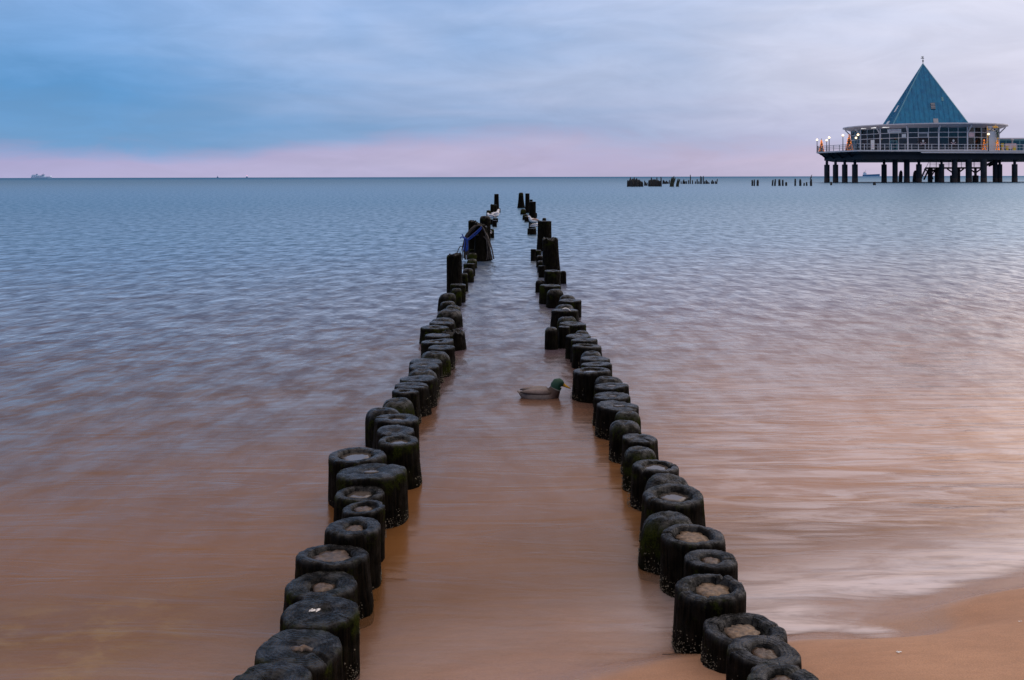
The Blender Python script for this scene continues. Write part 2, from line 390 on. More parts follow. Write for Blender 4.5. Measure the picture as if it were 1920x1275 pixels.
def make_roof():
    m = mat('blue_green_copper', (.02, .15, .26), .45); t = NT(m.node_tree); p = t.n['Principled BSDF']
    co = t.add('ShaderNodeTexCoord').outputs['Object']
    nz = t.noise(t.scale(co, (1.1, 1.1, .12)), 1, 5, .6); n2 = t.noise(co, .35, 4, .6)
    c = t.mix(t.rng(nz, .3, .7), (.003, .125, .27, 1), (.010, .20, .37, 1))
    t.l.new(t.mix(t.rng(n2, .4, .7, 0, .4), c, (.015, .17, .28, 1)), p.inputs['Base Color']); p.inputs['Specular IOR Level'].default_value = .3; p.inputs['Roughness'].default_value = .38
    return m
M['roof'] = make_roof(); M['ridge'] = mat('pale_ridge_metal', (.07, .27, .38), .4, var=.1, vscale=.5)

# ------------------------------------------------------------------ the setting: seabed + beach, sea
def sand_z(x, y):
    s = (-SX * x + SY * y) - SC
    n = noise.noise((x * .9 + 3.1, y * .9, 0)) * .013 + noise.noise((x * 2.3, y * 2.3, 4)) * .006
    fade = 1.0 / (1.0 + (abs(s) / 6.0) ** 2)
    zz = -SLOPE * s if s < 40 else -SLOPE * 40 - (s - 40) * .02
    if s < -6: zz = SLOPE * 6 + (-s - 6) * .02
    # a low bar and the run-up tongue beside it
    zz += .016 * math.exp(-(((x - 2.25) / .42) ** 2 + ((y - 4.62) / .16) ** 2)) - .017 * math.exp(-(((x - 1.62) / .34) ** 2 + ((y - 4.36) / .13) ** 2))
    zz -= .014 * math.exp(-(((x - .2) / .6) ** 2 + ((y - 3.8) / .2) ** 2))
    if s < -.03: zz += .135 * (1 - math.exp(-(-s - .03) / .32)) * min(1.0, max(0.0, (x + .5) / 1.1)) * (1 - .95 * math.exp(-(((x - 1.62) / .40) ** 2 + ((y - 4.34) / .17) ** 2)))   # foot of the beach
    # scour round the rows
    for (rx) in (-.82, .84):
        dd = abs(x - rx)
        if dd < .6 and s > -1.2: zz -= .012 * (1 - dd / .6)
    return max(zz + n * fade, -6.0)
def axis(lo, hi, c0, c1, fine, grow=1.25):
    a = [c0]
    while a[-1] < c1: a.append(a[-1] + fine)
    st = fine
    b = list(a)
    while b[-1] < hi: st *= grow; b.append(min(b[-1] + st, hi))
    st = fine; c = []
    p = c0
    while p > lo: st *= grow; p = max(p - st, lo); c.append(p)
    return c[::-1] + b
xs = axis(-600, 600, -3.2, 3.2, .06); ys = axis(-80, 420, 2.4, 9.0, .06)
me = bpy.data.meshes.new('sand')
nx, ny = len(xs), len(ys)
me.from_pydata([(x, y, sand_z(x, y)) for y in ys for x in xs], [],
               [(j*nx+i, j*nx+i+1, (j+1)*nx+i+1, (j+1)*nx+i) for j in range(ny-1) for i in range(nx-1)])
tag(link('beach_sand', me, M['sand'], smooth=True), 'smooth wet tan sand of the beach running under the water', kind='structure')
xs = axis(-40000, 40000, -3.6, 3.6, .06, 1.3); ys = axis(-1.0, 45000, 3.0, 6.4, .06, 1.3)
me = bpy.data.meshes.new('sea'); nx, ny = len(xs), len(ys)
me.from_pydata([(x, y, 0) for y in ys for x in xs], [],
               [(j*nx+i, j*nx+i+1, (j+1)*nx+i+1, (j+1)*nx+i) for j in range(ny-1) for i in range(nx-1)])
at = me.attributes.new('depth', 'FLOAT', 'POINT'); at.data.foreach_set('value', [-sand_z(x, y) for y in ys for x in xs])
tag(link('sea', me, M['sea']), 'calm sea, brown by the beach and blue towards the horizon', kind='structure')

# ------------------------------------------------------------------ groyne piles
PROF = {   # (radius fraction, drop below the top) from shoulder to centre
 'bowl': [(1.0,-.062),(.998,-.034),(.988,-.015),(.955,-.005),(.89,-.001),(.79,0),(.69,-.001),(.635,-.006),(.595,-.026),(.48,-.040),(.22,-.046),(.02,-.047)],
 'small': [(1.0,-.062),(.998,-.034),(.988,-.015),(.955,-.005),(.88,-.001),(.75,.001),(.60,.0),(.46,-.003),(.41,-.012),(.36,-.030),(.18,-.037),(.02,-.038)],
 'flat': [(1.0,-.060),(.998,-.032),(.988,-.014),(.955,-.005),(.88,-.002),(.75,0),(.60,.001),(.45,.001),(.32,-.003),(.22,-.008),(.10,-.010),(.02,-.010)],
 'dome': [(1.0,-.14),(.985,-.095),(.94,-.060),(.87,-.035),(.78,-.018),(.66,-.006),(.54,0),(.42,.002),(.30,.0),(.20,-.004),(.10,-.007),(.02,-.008)],
 'jag': [(1.0,-.05),(.995,-.03),(.97,-.012),(.92,-.004),(.85,0),(.75,.0),(.62,.004),(.48,-.004),(.34,.002),(.2,.0),(.1,0),(.02,0)],
}
def pile_mesh(name, seed, r, top, bot, kind, segs, shaft, flare=.06, tilt=0.0, tdir=0.0, rough=1.0, taper=0.0, lean=(0,0)):
    rnd = random.Random(seed); o = rnd.random() * 90
    e1 = 1 + rnd.uniform(-.06, .06); e2 = 1 / e1; ph = rnd.random() * 6.28
    prof = PROF[kind]; k = min(1.0, r / .15)
    if kind == 'dome': k = min(1.2, r / .13)
    ox, oy = rnd.uniform(-.12, .12), rnd.uniform(-.10, .10)
    rings = []
    sh_top = top + prof[0][1] * k
    for i in range(shaft):
        q = i / shaft; zz = bot + (sh_top - bot) * q
        up = max(0.0, zz) / max(.05, top)
        rr = 1 + flare * (1 - min(1, up)) ** 2 - taper * up
        rings.append((rr, zz, 0.0, 0.0, False))
    n = len(prof)
    for i, (rf, dz) in enumerate(prof):
        t = 0.0 if i < 2 else min(1.0, (i - 1) / 3)
        ed = (1.0, 1.0, .9, .6, .25, .08, 0, 0, 0, 0, 0, 0)[i]
        rings.append((rf - taper, top + dz * k, t, ed, True))
    v = []; tops = []; edges = []
    notch = rnd.random() * 6.28; nd = rnd.uniform(0, .10)
    cracks = [(rnd.random() * 6.28, rnd.uniform(.035, .08), rnd.uniform(.006, .022), rnd.uniform(.15, .6)) for _ in range(rnd.randint(0, 3))] if segs >= 40 else []
    for (rr, zz, t, ed, istop) in rings:
        for j in range(segs):
            a = 2 * math.pi * j / segs
            ca, sa = math.cos(a), math.sin(a)
            g = noise.noise((ca * 1.3 + o, sa * 1.3, zz * .9)) * .07 + noise.noise((ca * 3.4 + o, sa * 3.4, zz * 1.6)) * .045
            if segs >= 40: g += (noise.noise((ca * 9 + o, sa * 9, zz * 2.5)) * .020 + noise.noise((ca * 20 + o, sa * 20, zz * 5)) * .012)
            dn = (a - notch + math.pi) % (2 * math.pi) - math.pi
            g -= nd * math.exp(-(dn / .16) ** 2)
            R = rr * r * (1 + g * rough * min(1, rr * 1.4))
            cx = ox * r * (1 - min(1, rr)) * 1.2; cy = oy * r * (1 - min(1, rr)) * 1.2
            x = ca * R * e1 + cx; y = sa * R * e2 + cy
            z2 = zz
            if istop:
                z2 += (noise.noise((x * 60 + o, y * 60, 5)) * .0025 + noise.noise((x * 16 + o, y * 16, 3)) * .003 + noise.noise((x * 5 + o, y * 5, 9)) * .010 + noise.noise((x * 38 + o, y * 38, 1)) * .002) * k * (1.6 if kind == 'jag' else 1)
                for (ka, kw, kd_, kr) in cracks:
                    dk_ = (a - ka + math.pi) % (2 * math.pi) - math.pi
                    if rr > kr: z2 -= kd_ * math.exp(-(dk_ / kw) ** 2) * min(1, (rr - kr) * 5)
            if zz > 0:
                z2 += tilt * (x * math.cos(tdir) + y * math.sin(tdir)) * min(1, zz / top)
            if kind == 'jag' and istop: z2 += abs(noise.noise((ca * 2 + o, sa * 2, rr * 2))) * .09 * k
            v.append((x + lean[0] * z2, y + lean[1] * z2, z2)); tops.append(t); edges.append(ed)
    f = []
    for i in range(len(rings) - 1):
        for j in range(segs):
            j2 = (j + 1) % segs
            f.append((i*segs+j, i*segs+j2, (i+1)*segs+j2, (i+1)*segs+j))
    f.append(tuple((len(rings)-1)*segs+j for j in range(segs)))
    me = bpy.data.meshes.new(name); me.from_pydata(v, [], f); me.update()
    for nm, arr in (('top', tops), ('edge', edges)):
        at = me.attributes.new(nm, 'FLOAT', 'POINT'); at.data.foreach_set('value', arr)
    return me, (ox * r, oy * r), k
def barnacles(seed, r, top, base, side, count, parent, size=1.0):
    rnd = random.Random(seed); mb = MB()
    for i in range(count):
        a = math.pi * (1.0 if side < 0 else 0.0) + rnd.gauss(0, .75) if rnd.random() < .8 else rnd.uniform(math.pi, 2 * math.pi)
        if rnd.random() < .45: a = -math.pi / 2 + rnd.gauss(-.7 if side < 0 else .7, .6)
        zz = base + abs(rnd.gauss(0, .055)) * rnd.random() + rnd.random() * .03 + (.05 * rnd.random() if rnd.random() < .3 else 0)
        if zz > top - .06: continue
        up = max(0, zz) / max(.05, top); rr = r * (1.02 + .06 * (1 - min(1, up)) ** 2)
        s = rnd.uniform(.0010, .0032) * size * (1.7 if rnd.random() < .10 else 1)
        mb.octa((math.cos(a) * rr, math.sin(a) * rr, zz), s, rnd.uniform(.6, 1.2))
    if mb.v:
        o = mb.build('barnacles', M['barnacle'], parent); o['kind'] = 'stuff'
LEFT = [(-0.835,3.406,0.136,0.28),(-0.809,3.712,0.163,0.249),(-0.783,4.019,0.151,0.25),(-0.833,4.316,0.156,0.242),(-0.829,4.609,0.164,0.26),(-0.797,4.914,0.138,0.281),(-0.793,5.22,0.108,0.27),(-0.851,5.523,0.138,0.256),(-0.824,5.828,0.196,0.285),(-0.949,6.16,0.18,0.288),(-0.736,6.497,0.134,0.286),(-0.798,6.818,0.137,0.273),(-0.839,7.139,0.159,0.274),(-0.957,7.46,0.142,0.266),(-0.892,7.784,0.138,0.26),(-0.864,8.11,0.113,0.262),(-0.843,8.425,0.144,0.245),(-0.825,8.74,0.166,0.243),(-0.816,9.064,0.149,0.24),(-0.836,9.389,0.148,0.224),(-0.843,9.715,0.166,0.208),(-0.791,10.061,0.162,0.227),(-0.749,10.409,0.138,0.226),(-0.802,10.794,0.191,0.225),(-0.853,11.195,0.146,0.228),(-0.687,11.599,0.143,0.177),(-0.936,12.021,0.169,0.191),(-0.877,12.447,0.153,0.186),(-0.895,12.877,0.178,0.174),(-0.848,13.312,0.178,0.221),(-0.831,13.851,0.115,0.208),(-0.927,14.391,0.113,0.2),(-0.98,14.934,0.136,0.252),(-0.874,15.478,0.083,0.268),(-0.88,15.931,0.131,0.287)]
RIGHT = [(0.91,3.322,0.125,0.321),(0.914,3.624,0.127,0.28),(0.911,3.924,0.16,0.225),(0.828,4.229,0.143,0.256),(0.903,4.533,0.12,0.265),(0.879,4.836,0.154,0.268),(0.798,5.13,0.142,0.254),(0.877,5.442,0.172,0.268),(0.888,5.755,0.134,0.262),(0.86,6.069,0.15,0.245),(0.822,6.391,0.113,0.256),(0.86,6.718,0.122,0.241),(0.807,7.045,0.116,0.263),(0.844,7.379,0.097,0.257),(0.813,7.712,0.17,0.235),(0.804,8.044,0.149,0.236),(0.835,8.36,0.138,0.249),(0.845,8.676,0.132,0.253),(0.72,8.992,0.182,0.256),(0.793,9.363,0.139,0.244),(0.811,9.733,0.142,0.228),(0.803,10.105,0.125,0.218),(0.792,10.476,0.15,0.227),(0.779,10.744,0.138,0.247),(0.731,11.012,0.139,0.248),(0.78,11.299,0.088,0.252),(0.456,11.584,0.081,0.244),(0.602,11.65,0.064,0.25),(0.745,12.365,0.166,0.183),(0.708,12.834,0.134,0.195),(0.705,13.303,0.175,0.226),(0.716,13.771,0.144,0.227),(0.826,14.238,0.166,0.242),(0.826,14.754,0.134,0.24),(0.657,15.271,0.129,0.271),(0.595,15.737,0.16,0.289)]
# kind, fill, moss: one entry per pile of the near rows
LK = ['flat - mid','flat s mid','flat - mid','small s mid','bowl s wood','small s wood','bowl s wood','bowl p mid','flat p mid','bowl p wood','bowl p mid','flat - wood','small p wood','dome - mid','dome - moss','small - wood','flat - wood','flat - wood','dome - mid','flat p wood','flat - wood','dome - moss','flat - wood','small p wood','flat p wood','jag - wood','small - mid','flat p wood','dome - wood','dome - wood','dome - moss','dome - wood','dome - mid','dome - moss','flat - mid']
RK = ['small s moss','small s wood','bowl s wood','bowl s wood','small s wood','bowl s wood','dome - moss','bowl p mid','dome - moss','bowl p wood','dome - moss','flat - wood','dome - mid','dome - moss','flat p wood','flat p wood','flat p wood','dome - mid','bowl p wood','flat - mid','flat - wood','dome - mid','small p wood','flat - wood','flat p wood','dome - mid','dome - mid','flat - wood','flat - wood','dome - moss','flat - wood','dome - mid','flat - wood','dome - wood','dome - wood','flat - moss']
LOOK = {'bowls':'sand in its hollow top','smalls':'sand in a small hollow','flats':'sand caught in its cracked top','bowlp':'rainwater in its hollow top','smallp':'rainwater in a small hollow','flatp':'a wet shiny flat top',
        'flat-':'a flat top','small-':'a dimpled top','dome-':'a rounded top','jag-':'a squared top'}
ORD = ['','first','second','third','fourth','fifth','sixth','seventh','eighth','ninth','tenth','eleventh']
def look(k):
    a, b, c = k.split(); s = LOOK[a + b]
    return s.replace('a ', 'a mossy ', 1) if (c == 'moss' and s.startswith('a ')) else s
def left_label(i):
    lk = look(LK[i])
    if i == 8: return 'extra-wide black pile in the left row with a cracked flat top'
    if i == 25: return 'square-shouldered pile standing out of line on the channel side of the left row'
    if i == 2: return 'third black pile of the left row from the beach, white shell on top'
    if i < 8: return f'{ORD[i+1]} black pile of the left row from the beach, {lk}'
    if i < 17: return f'left-row pile, {ORD[i-8]} seaward of the extra-wide one, {lk}'
    if i < 25: return f'left-row pile, {ORD[25-i]} beachward of the out-of-line one, {lk}'
    return f'left-row pile, {ORD[i-25]} seaward of the out-of-line one, {lk}'
def right_label(i):
    lk = look(RK[i])
    if i == 18: return "big round pile of the right row just ahead of the duck's bill"
    if i == 26: return 'taller mossy stump of the close pair standing inside the right row'
    if i == 27: return 'narrow squared stump of the close pair standing inside the right row'
    if i < 9: return f'{ORD[i+1]} black pile of the right row from the beach, {lk}'
    if i < 18: return f"right-row pile, {ORD[18-i]} beachward of the duck's pile, {lk}"
    if i < 26: return f"right-row pile, {ORD[i-18]} seaward of the duck's pile, {lk}"
    return f'right-row pile, {ORD[i-27]} seaward of the close pair, {lk}'
def near_row(rows, kinds, lab, side, group, s0):
    out = []
    for i, ((x, y, r, zt), k) in enumerate(zip(rows, kinds)):
        kd, fill, ms = k.split(); near = y < 9.2
        segs, sh = (96, 14) if y < 6.6 else (40, 10) if near else (24, 7)
        gz = sand_z(x, y); base = max(0.0, gz)
        rnd = random.Random(s0 + i)
        me, (ox, oy), kk = pile_mesh('groyne_pile', s0 + i, r, zt, min(gz, 0) - .35, kd, segs, sh, flare=rnd.uniform(.03, .12), tilt=rnd.uniform(-.07, .07), tdir=rnd.random() * 6.28,
                                     lean=(rnd.uniform(-.05, .05), rnd.uniform(-.03, .03)))
        o = link('groyne_pile', me, M[ms], smooth=True, loc=(x, y, 0))
        tag(o, lab(i), 'pile', group); out.append(o)
        if fill != '-':
            dz = {'bowl': -.020, 'small': -.018, 'flat': -.0035}[kd] * kk
            mb = MB(); n = 36; rr = r * rnd.uniform(.78, 1.06) * {'bowl': .60, 'small': .42, 'flat': .30}[kd]
            sq = .42 if (kd == 'flat') else 1.0
            pts = []
            for j in range(n):
                a = 2*math.pi*j/n; q = rr * (1 + .34 * noise.noise((math.cos(a)*1.6 + i, math.sin(a)*1.6, s0)) + .22 * noise.noise((math.cos(a)*5 + i, math.sin(a)*5, s0)))
                if kd == 'flat': q *= (1 + .55 * noise.noise((math.cos(a)*3 + i, math.sin(a)*3, 8.1)))
                pts.append((ox + .9*math.cos(a)*q, oy + math.sin(a)*q*sq))
            zz = zt + dz
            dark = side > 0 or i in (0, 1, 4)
            zc = .006 if fill == 's' else 0.0
            vs = [(p[0], p[1], zz) for p in pts] + [(ox + (p[0]-ox)*.55, oy + (p[1]-oy)*.55, zz + zc*(1+noise.noise((p[0]*40, p[1]*40, 2)))) for p in pts] + [(ox, oy, zz + zc)]
            vs += [(p[0]*.8, p[1]*.8, zz - .02) for p in pts]
            fs = []
            for j in range(n):
                j2 = (j+1) % n
                fs += [(j, j2, n+j2, n+j), (n+j, n+j2, 2*n), (2*n+1+j, 2*n+1+j2, j2, j)]
            mb._add(vs, fs)
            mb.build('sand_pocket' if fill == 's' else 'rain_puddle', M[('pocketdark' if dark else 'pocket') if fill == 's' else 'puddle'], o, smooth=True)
        if y < 11: barnacles(s0 * 3 + i, r, zt, base - .01, side, int(260 if y < 6 else 130), o, 1.0 if y < 6 else 1.25)
    return out
LP = near_row(LEFT, LK, left_label, 1, 'piles of the left row', 100)
RP = near_row(RIGHT, RK, right_label, -1, 'piles of the right row', 300)

# the far ends of both rows: taller posts and low stumps, from the photo's pixels (x, top, width, waterline)
def post(x, yt, wp, yb, label, kind='dome', m='wood', name='groyne_post', cat='post', taper=0.0, flare=.05, tilt=0.0, group=None, seed=None, lean=(0,0)):
    D = depth(x, yb); b = px(x, yb, D); zt = px(x, yt, D).z; r = wp * D / F / 2
    me, _, _ = pile_mesh(name, seed or int(x * 7 + yt), r, max(zt, .06), -.4, kind, 20, 8, flare=flare, taper=taper, tilt=tilt, tdir=0.0, rough=.8, lean=lean)
    o = link(name, me, M[m], smooth=True, loc=(b.x, b.y, 0)); tag(o, label, cat, group)
    return o
post(852, 479, 29, 552, 'tall black post of the left row nearest the beach, slanted broken top', 'jag', 'wood', tilt=.12)
LF = [(871,512,14,546,'low mossy stump just right of the tall slanted left post','dome','moss'),(878,503.5,22,529,'round-headed low stump behind the tall slanted left post','dome','mid'),
 (880,494,23,517,'low wet stump, second seaward of the tall slanted left post','flat','mid'),(885,485.5,19,503,'green low stump between the slanted post and the hose bundle, middle one','dome','moss'),
 (886,474,17,495,'green low stump just in front of the hose bundle','dome','moss'),(890,467,18,488,'squared green stump right up against the hose bundle','flat','moss')]
for x, yt, wp, yb, lb, kd, ms in LF: post(x, yt, wp, yb, lb, kd, ms, 'groyne_pile', 'pile', group='low stumps of the left row')
post(886, 415, 16, 486, 'tall post at the left inside the hose bundle, knob on top', 'jag', 'wood', flare=.15)
post(902, 422, 24, 489, 'thick dark post carrying the hose bundle', 'jag', 'wood', flare=.35, tilt=-.35)
post(910, 405, 18, 468, 'dark round-headed post right behind the hose bundle', 'dome', 'wood', taper=-.12)
post(922, 429, 9, 446, 'small green stump on the right just beyond the hose bundle', 'dome', 'moss', 'groyne_pile', 'pile')
post(913, 442, 11, 456, 'low stump under the gull beside the hose bundle', 'flat', 'wood', 'groyne_pile', 'pile')
post(927.5, 413, 9, 425, 'low square stump seaward of the gulls on the left row, standing right', 'flat', 'wood', 'groyne_pile', 'pile')
post(921, 411, 8, 421, 'stump under the lower white gull of the left row', 'flat', 'mid', 'groyne_pile', 'pile')
post(929, 409, 10, 416, 'stump under the upper white gull of the left row', 'flat', 'wood', 'groyne_pile', 'pile')
post(916, 394, 8, 405, 'mossy stump left of the far gulls in the left row', 'dome', 'moss', 'groyne_pile', 'pile')
post(923, 384, 7, 402, 'leftmost brown stump just before the far tall left post', 'jag', 'mid', 'groyne_pile', 'pile')
post(928.5, 384, 7, 400, 'brown stump touching the far tall left post', 'flat', 'mid', 'groyne_pile', 'pile')
post(935.5, 391, 6, 398, 'tiny stump at the right foot of the far tall left post', 'flat', 'wood', 'groyne_pile', 'pile')
post(931, 363.6, 9, 396, 'farthest tall post of the left row, standing alone and slim', 'flat', 'wood', taper=.12, flare=.15)
post(977, 361, 8.5, 390, 'farthest post of the right row, tapering to a rounded head', 'dome', 'mid', flare=.75)
post(989, 362.5, 8.5, 399, 'slim square post of the right row beside the farthest one', 'flat', 'wood', flare=.3)
post(996, 374, 5, 402, 'short thin post between the two slim far right posts', 'flat', 'wood')
post(998.5, 378, 12, 421, 'square-cut tall post of the right row just beyond the gulls', 'flat', 'wood', flare=.15)
RF = [(981,392,11,402,'low green stump at the foot of the farthest right post','dome','moss'),(985,402,11,412,'low flat stump beside the square-cut post, farther one','dome','moss'),
 (988,406,9,416,'low dark stump beside the square-cut post, nearer one','flat','wood'),(1004.5,399,5,408,'tiny stump right of the square-cut post','dome','wood'),
 (997,420,12,431,'dark stump under the upper gull of the right row','flat','wood'),(997.5,428,17,439.5,'wide stump under the lower gull of the right row','flat','wood'),
 (1000,467,10,489,'leftmost low stump in front of the knobbed right post','flat','wood'),(1007,469,16,488,'wide low stump in front of the knobbed right post','flat','mid'),(1012,479,13,501,'rounded stump with white droppings left of the tallest right post','dome','wood'),
 (1014,489,13,511,'second rounded stump left of the tallest right post','dome','mid'),(1016,498,13,520,'third rounded stump left of the tallest right post, shiny top','flat','wood'),(1013,525.5,17,548,'low stump jutting left at the foot of the tallest right post','dome','wood'),
 (1056,508,11,532,'small round stump right of the tallest right post','dome','wood')]
for x, yt, wp, yb, lb, kd, ms in RF: post(x, yt, wp, yb, lb, kd, ms, 'groyne_pile', 'pile', group='low stumps of the right row')
post(1021, 414, 28, 470, 'thick tall right-row post with a small knob on its top', 'flat', 'wood', flare=.12, taper=.05)
o = post(1020.5, 408.5, 8, 468.5, 'small knob-headed pile showing over the thick right post', 'dome', 'wood')
post(1034, 450, 30, 516, 'tallest right-row post, thick and leaning, green streaked', 'jag', 'mid', flare=.18, taper=.04, lean=(-.03, 0))
post(1036, 507, 33, 546, 'thick squared pile right against the tallest right post', 'flat', 'mid', 'groyne_pile', 'pile', flare=.02)

# hoses and rope slung over the left posts
DB = depth(895, 487) - .25
hb = tag(empty('hose_bundle', px(893, 487, DB)), 'bundle of brown hoses slung over the thick left-row post', 'hoses')
def arc(pts, n=5):
    pts = [Vector(p) for p in pts]; out = []
    for i in range(len(pts) - 1):
        p0, p1, p2, p3 = pts[max(i-1,0)], pts[i], pts[i+1], pts[min(i+2, len(pts)-1)]
        for k in range(n):
            t = k / n
            out.append(.5*((2*p1) + (p2-p0)*t + (2*p0-5*p1+4*p2-p3)*t*t + (3*p1-p0-3*p2+p3)*t**3))
    out.append(pts[-1]); return out
org = Vector(hb.location)
HOSES = [[(873,487),(872,462),(875,445),(883,433),(894,424),(903,424),(910,438),(914,470),(912,489)],
         [(880,488),(878,468),(879,448),(890,436),(900,432),(908,446),(911,468),(906,489)],
         [(871,480),(873,458),(877,444),(887,431),(896,422),(905,426),(916,448),(920,489)],
         [(874,478),(873,450),(878,436),(889,424),(899,421),(909,432),(917,455),(921,488)],
         [(870,484),(871,455),(876,438),(888,426),(900,423),(912,440),(921,462),(926,486)],
         [(878,486),(876,460),(876,442),(886,430),(898,425),(910,440),(917,462),(915,489)],
         [(866,470),(870,452),(874,440),(887,427),(898,419),(906,428),(914,446),(918,489)],
         [(872,487),(870,470),(872,447),(884,434),(897,428),(908,440),(913,465),(909,489)],
         [(876,487),(876,463),(880,446),(893,441),(904,442),(913,451),(919,470),(923,488)],
         [(857,474),(862,463),(868,461),(871,452),(878,440),(890,429),(899,424)],
         [(857,474),(858,484),(866,487)], [(868,488),(867,474),(872,462),(874,448)]]
for i, hpts in enumerate(HOSES):
    dd = DB - .20 + (i % 4) * .05
    MB().tube([p - org for p in arc([px(x, y, dd) for x, y in hpts])], .016 if i < 9 else .011, 6).build('hose', M['hose'], hb, smooth=True)
br = tag(empty('blue_rope', px(872, 455, DB - .25)), 'bright blue rope knotted round the hose bundle', 'rope')
org = Vector(br.location)
for pts in ([(903,425),(896,432),(887,440),(877,448),(871,447)], [(903,428),(897,435),(888,443),(878,450),(871,448)], [(871,447),(866,444),(863,447)], [(871,448),(868,442),(866,439)]):
    MB().tube([p - org for p in arc([px(x, y, DB - .26) for x, y in pts])], .013, 6).build('strand', M['blue'], br, smooth=True)
for pts in ([(872,448),(871,458),(869,470)], [(874,448),(875,460),(873,472)], [(876,449),(877,460),(876,470)]):
    MB().tube([p - org for p in arc([px(x, y, DB - .27) for x, y in pts])], [.011]*6 + [.016]*5, 6).build('rope_tail', M['blue'], br, smooth=True)
MB().ball((0, -.02, .10), (.035, .03)).build('knot', M['blue'], br, smooth=True)

# ------------------------------------------------------------------ birds
def loft(name, rings, m, parent=None, n=14):
    mb = MB(); P = [Vector((r[0], 0, r[1])) for r in rings]
    vs = []; cs = []
    for i, r in enumerate(rings):
        t = (P[min(i+1, len(P)-1)] - P[max(i-1, 0)]).normalized(); b = Vector((-t.z, 0, t.x))
        for k in range(n):
            a = 2*math.pi*k/n
            vs.append(P[i] + Vector((0, 1, 0)) * math.cos(a) * r[2] + b * math.sin(a) * r[3]); cs.append(r[5] if len(r) > 5 and math.sin(a) < -.25 else r[4])
    fs = []
    for i in range(len(rings)-1):
        for k in range(n): fs.append((i*n+k, (i+1)*n+k, (i+1)*n+(k+1)%n, i*n+(k+1)%n))
    fs.append(tuple(range(n))); fs.append(tuple((len(rings)-1)*n+k for k in range(n))[::-1])
    mb._add(vs, fs); mb.c = cs
    return mb.build(name, m, parent, smooth=True)
def wing(parent, rings, side, m):
    o = loft('wing', rings, m, parent, 10); o.location = (0, side, 0)
    return o
GY, DK, CH, WH, GN, YE, BR, PK = (.26,.23,.23), (.03,.025,.025), (.045,.022,.016), (.62,.60,.60), (.003,.045,.024), (.62,.32,.02), (.13,.095,.085), (.17,.14,.13)
dk = tag(empty('duck', px(1012, 745, depth(1012, 745)) - Vector((0, 0, .030))), 'mallard drake with green head and yellow bill swimming between the pile rows', 'duck')
loft('body', [(-.205,.088,.010,.004,PK),(-.188,.080,.032,.010,PK),(-.165,.066,.044,.026,(.16,.14,.14)),(-.13,.050,.062,.052,(.12,.10,.10)),(-.08,.042,.084,.074,PK),(-.01,.040,.092,.082,PK),(.055,.040,.088,.078,PK),
   (.095,.044,.078,.070,(.12,.08,.07)),(.122,0.068,.066,.064,CH),(.136,0.098,.054,.054,CH),(.141,0.107,.050,.050,CH),(.143,0.111,.050,.050,(.30,.30,.28)),(.145,0.116,.050,.050,GN),(.151,0.136,.052,.054,GN),(.163,0.154,.053,.052,GN),(.183,0.159,.046,.044,GN),(.201,0.152,.033,.032,GN),(.211,0.146,.022,.020,(.05,.06,.02)),
   (.217,0.142,.019,.017,YE),(.235,0.132,.019,.012,YE),(.258,0.120,.019,.008,YE),(.275,0.112,.014,.006,YE),(.280,0.110,.004,.003,YE)], M['bird'], dk, 18)
for sd_ in (-1, 1):
    wing(dk, [(-.18,.090,.006,.004,DK),(-.14,.090,.018,.014,BR,DK),(-.07,.090,.030,.028,(.21,.16,.145),DK),(.0,.088,.034,.034,(.22,.17,.155),(.05,.035,.03)),(.06,.084,.028,.030,BR,(.06,.04,.035)),(.10,.074,.008,.010,(.05,.03,.02))], sd_ * .058, M['bird'])
    MB().ball((.190, sd_ * .041, .167), (.005, .005), 8, 5).build('eye', M['black'], dk, smooth=True)
def gull(x, yf, D, face, sc, label, back, pose=0.0):
    g = tag(empty('gull', px(x, yf, D), face), label, 'gull', 'gulls resting on the piles'); g.scale = (sc,)*3
    w_ = (.80,.80,.82)
    loft('body', [(-.23,.075,.018,.005,DK),(-.17,.085,.04,.025,w_),(-.09,.105,.072,.058,w_),(0,.115,.085,.075,w_),(.07,.13,.075,.07,w_),(.11,.165,.052,.055,w_),(.125,.205-pose*.03,.038,.04,w_),
       (.137,.238-pose*.05,.038,.036,w_),(.158,.25-pose*.06,.032,.028,w_),(.178,.244-pose*.07,.014,.014,w_),(.205,.236-pose*.08,.008,.008,(.5,.2,.05)),(.22,.23-pose*.08,.004,.004,(.5,.2,.05))], M['bird'], g, 12)
    for s_ in (-1, 1):
        wing(g, [(-.25,.10,.005,.004,DK),(-.18,.115,.014,.012,(.10,.10,.11)),(-.10,.14,.022,.034,back),(0,.15,.026,.042,back),(.06,.15,.018,.03,back),(.09,.145,.005,.01,back)], s_ * .058, M['bird'])
        MB().tube([(.0, s_*.03, .06), (.005, s_*.03, .0)], .006, 5).build('leg', M['yellow'], g)
GB = (.36,.39,.46)
gull(913, 442.5, depth(913, 456), 2.2, 1.05, 'white gull sitting between the hose bundle and the round-headed post', GB, 1)
gull(921, 411.5, depth(921, 421), 2.6, 1.15, 'lower of the two white gulls beyond the round-headed left post', GB, .6)
gull(929, 409.5, depth(929, 416), .9, 1.5, 'upper and bigger of the two white gulls on the far left row', GB, 0)
gull(1000, 420.5, depth(997, 431), 3.6, 1.2, 'brownish-backed gull, upper of the pair on the right row', (.40,.27,.22), 0)
gull(1004, 428.5, depth(997.5, 439.5), .2, .95, 'white grey-winged gull, lower of the pair beside the thick right post', GB, 1)

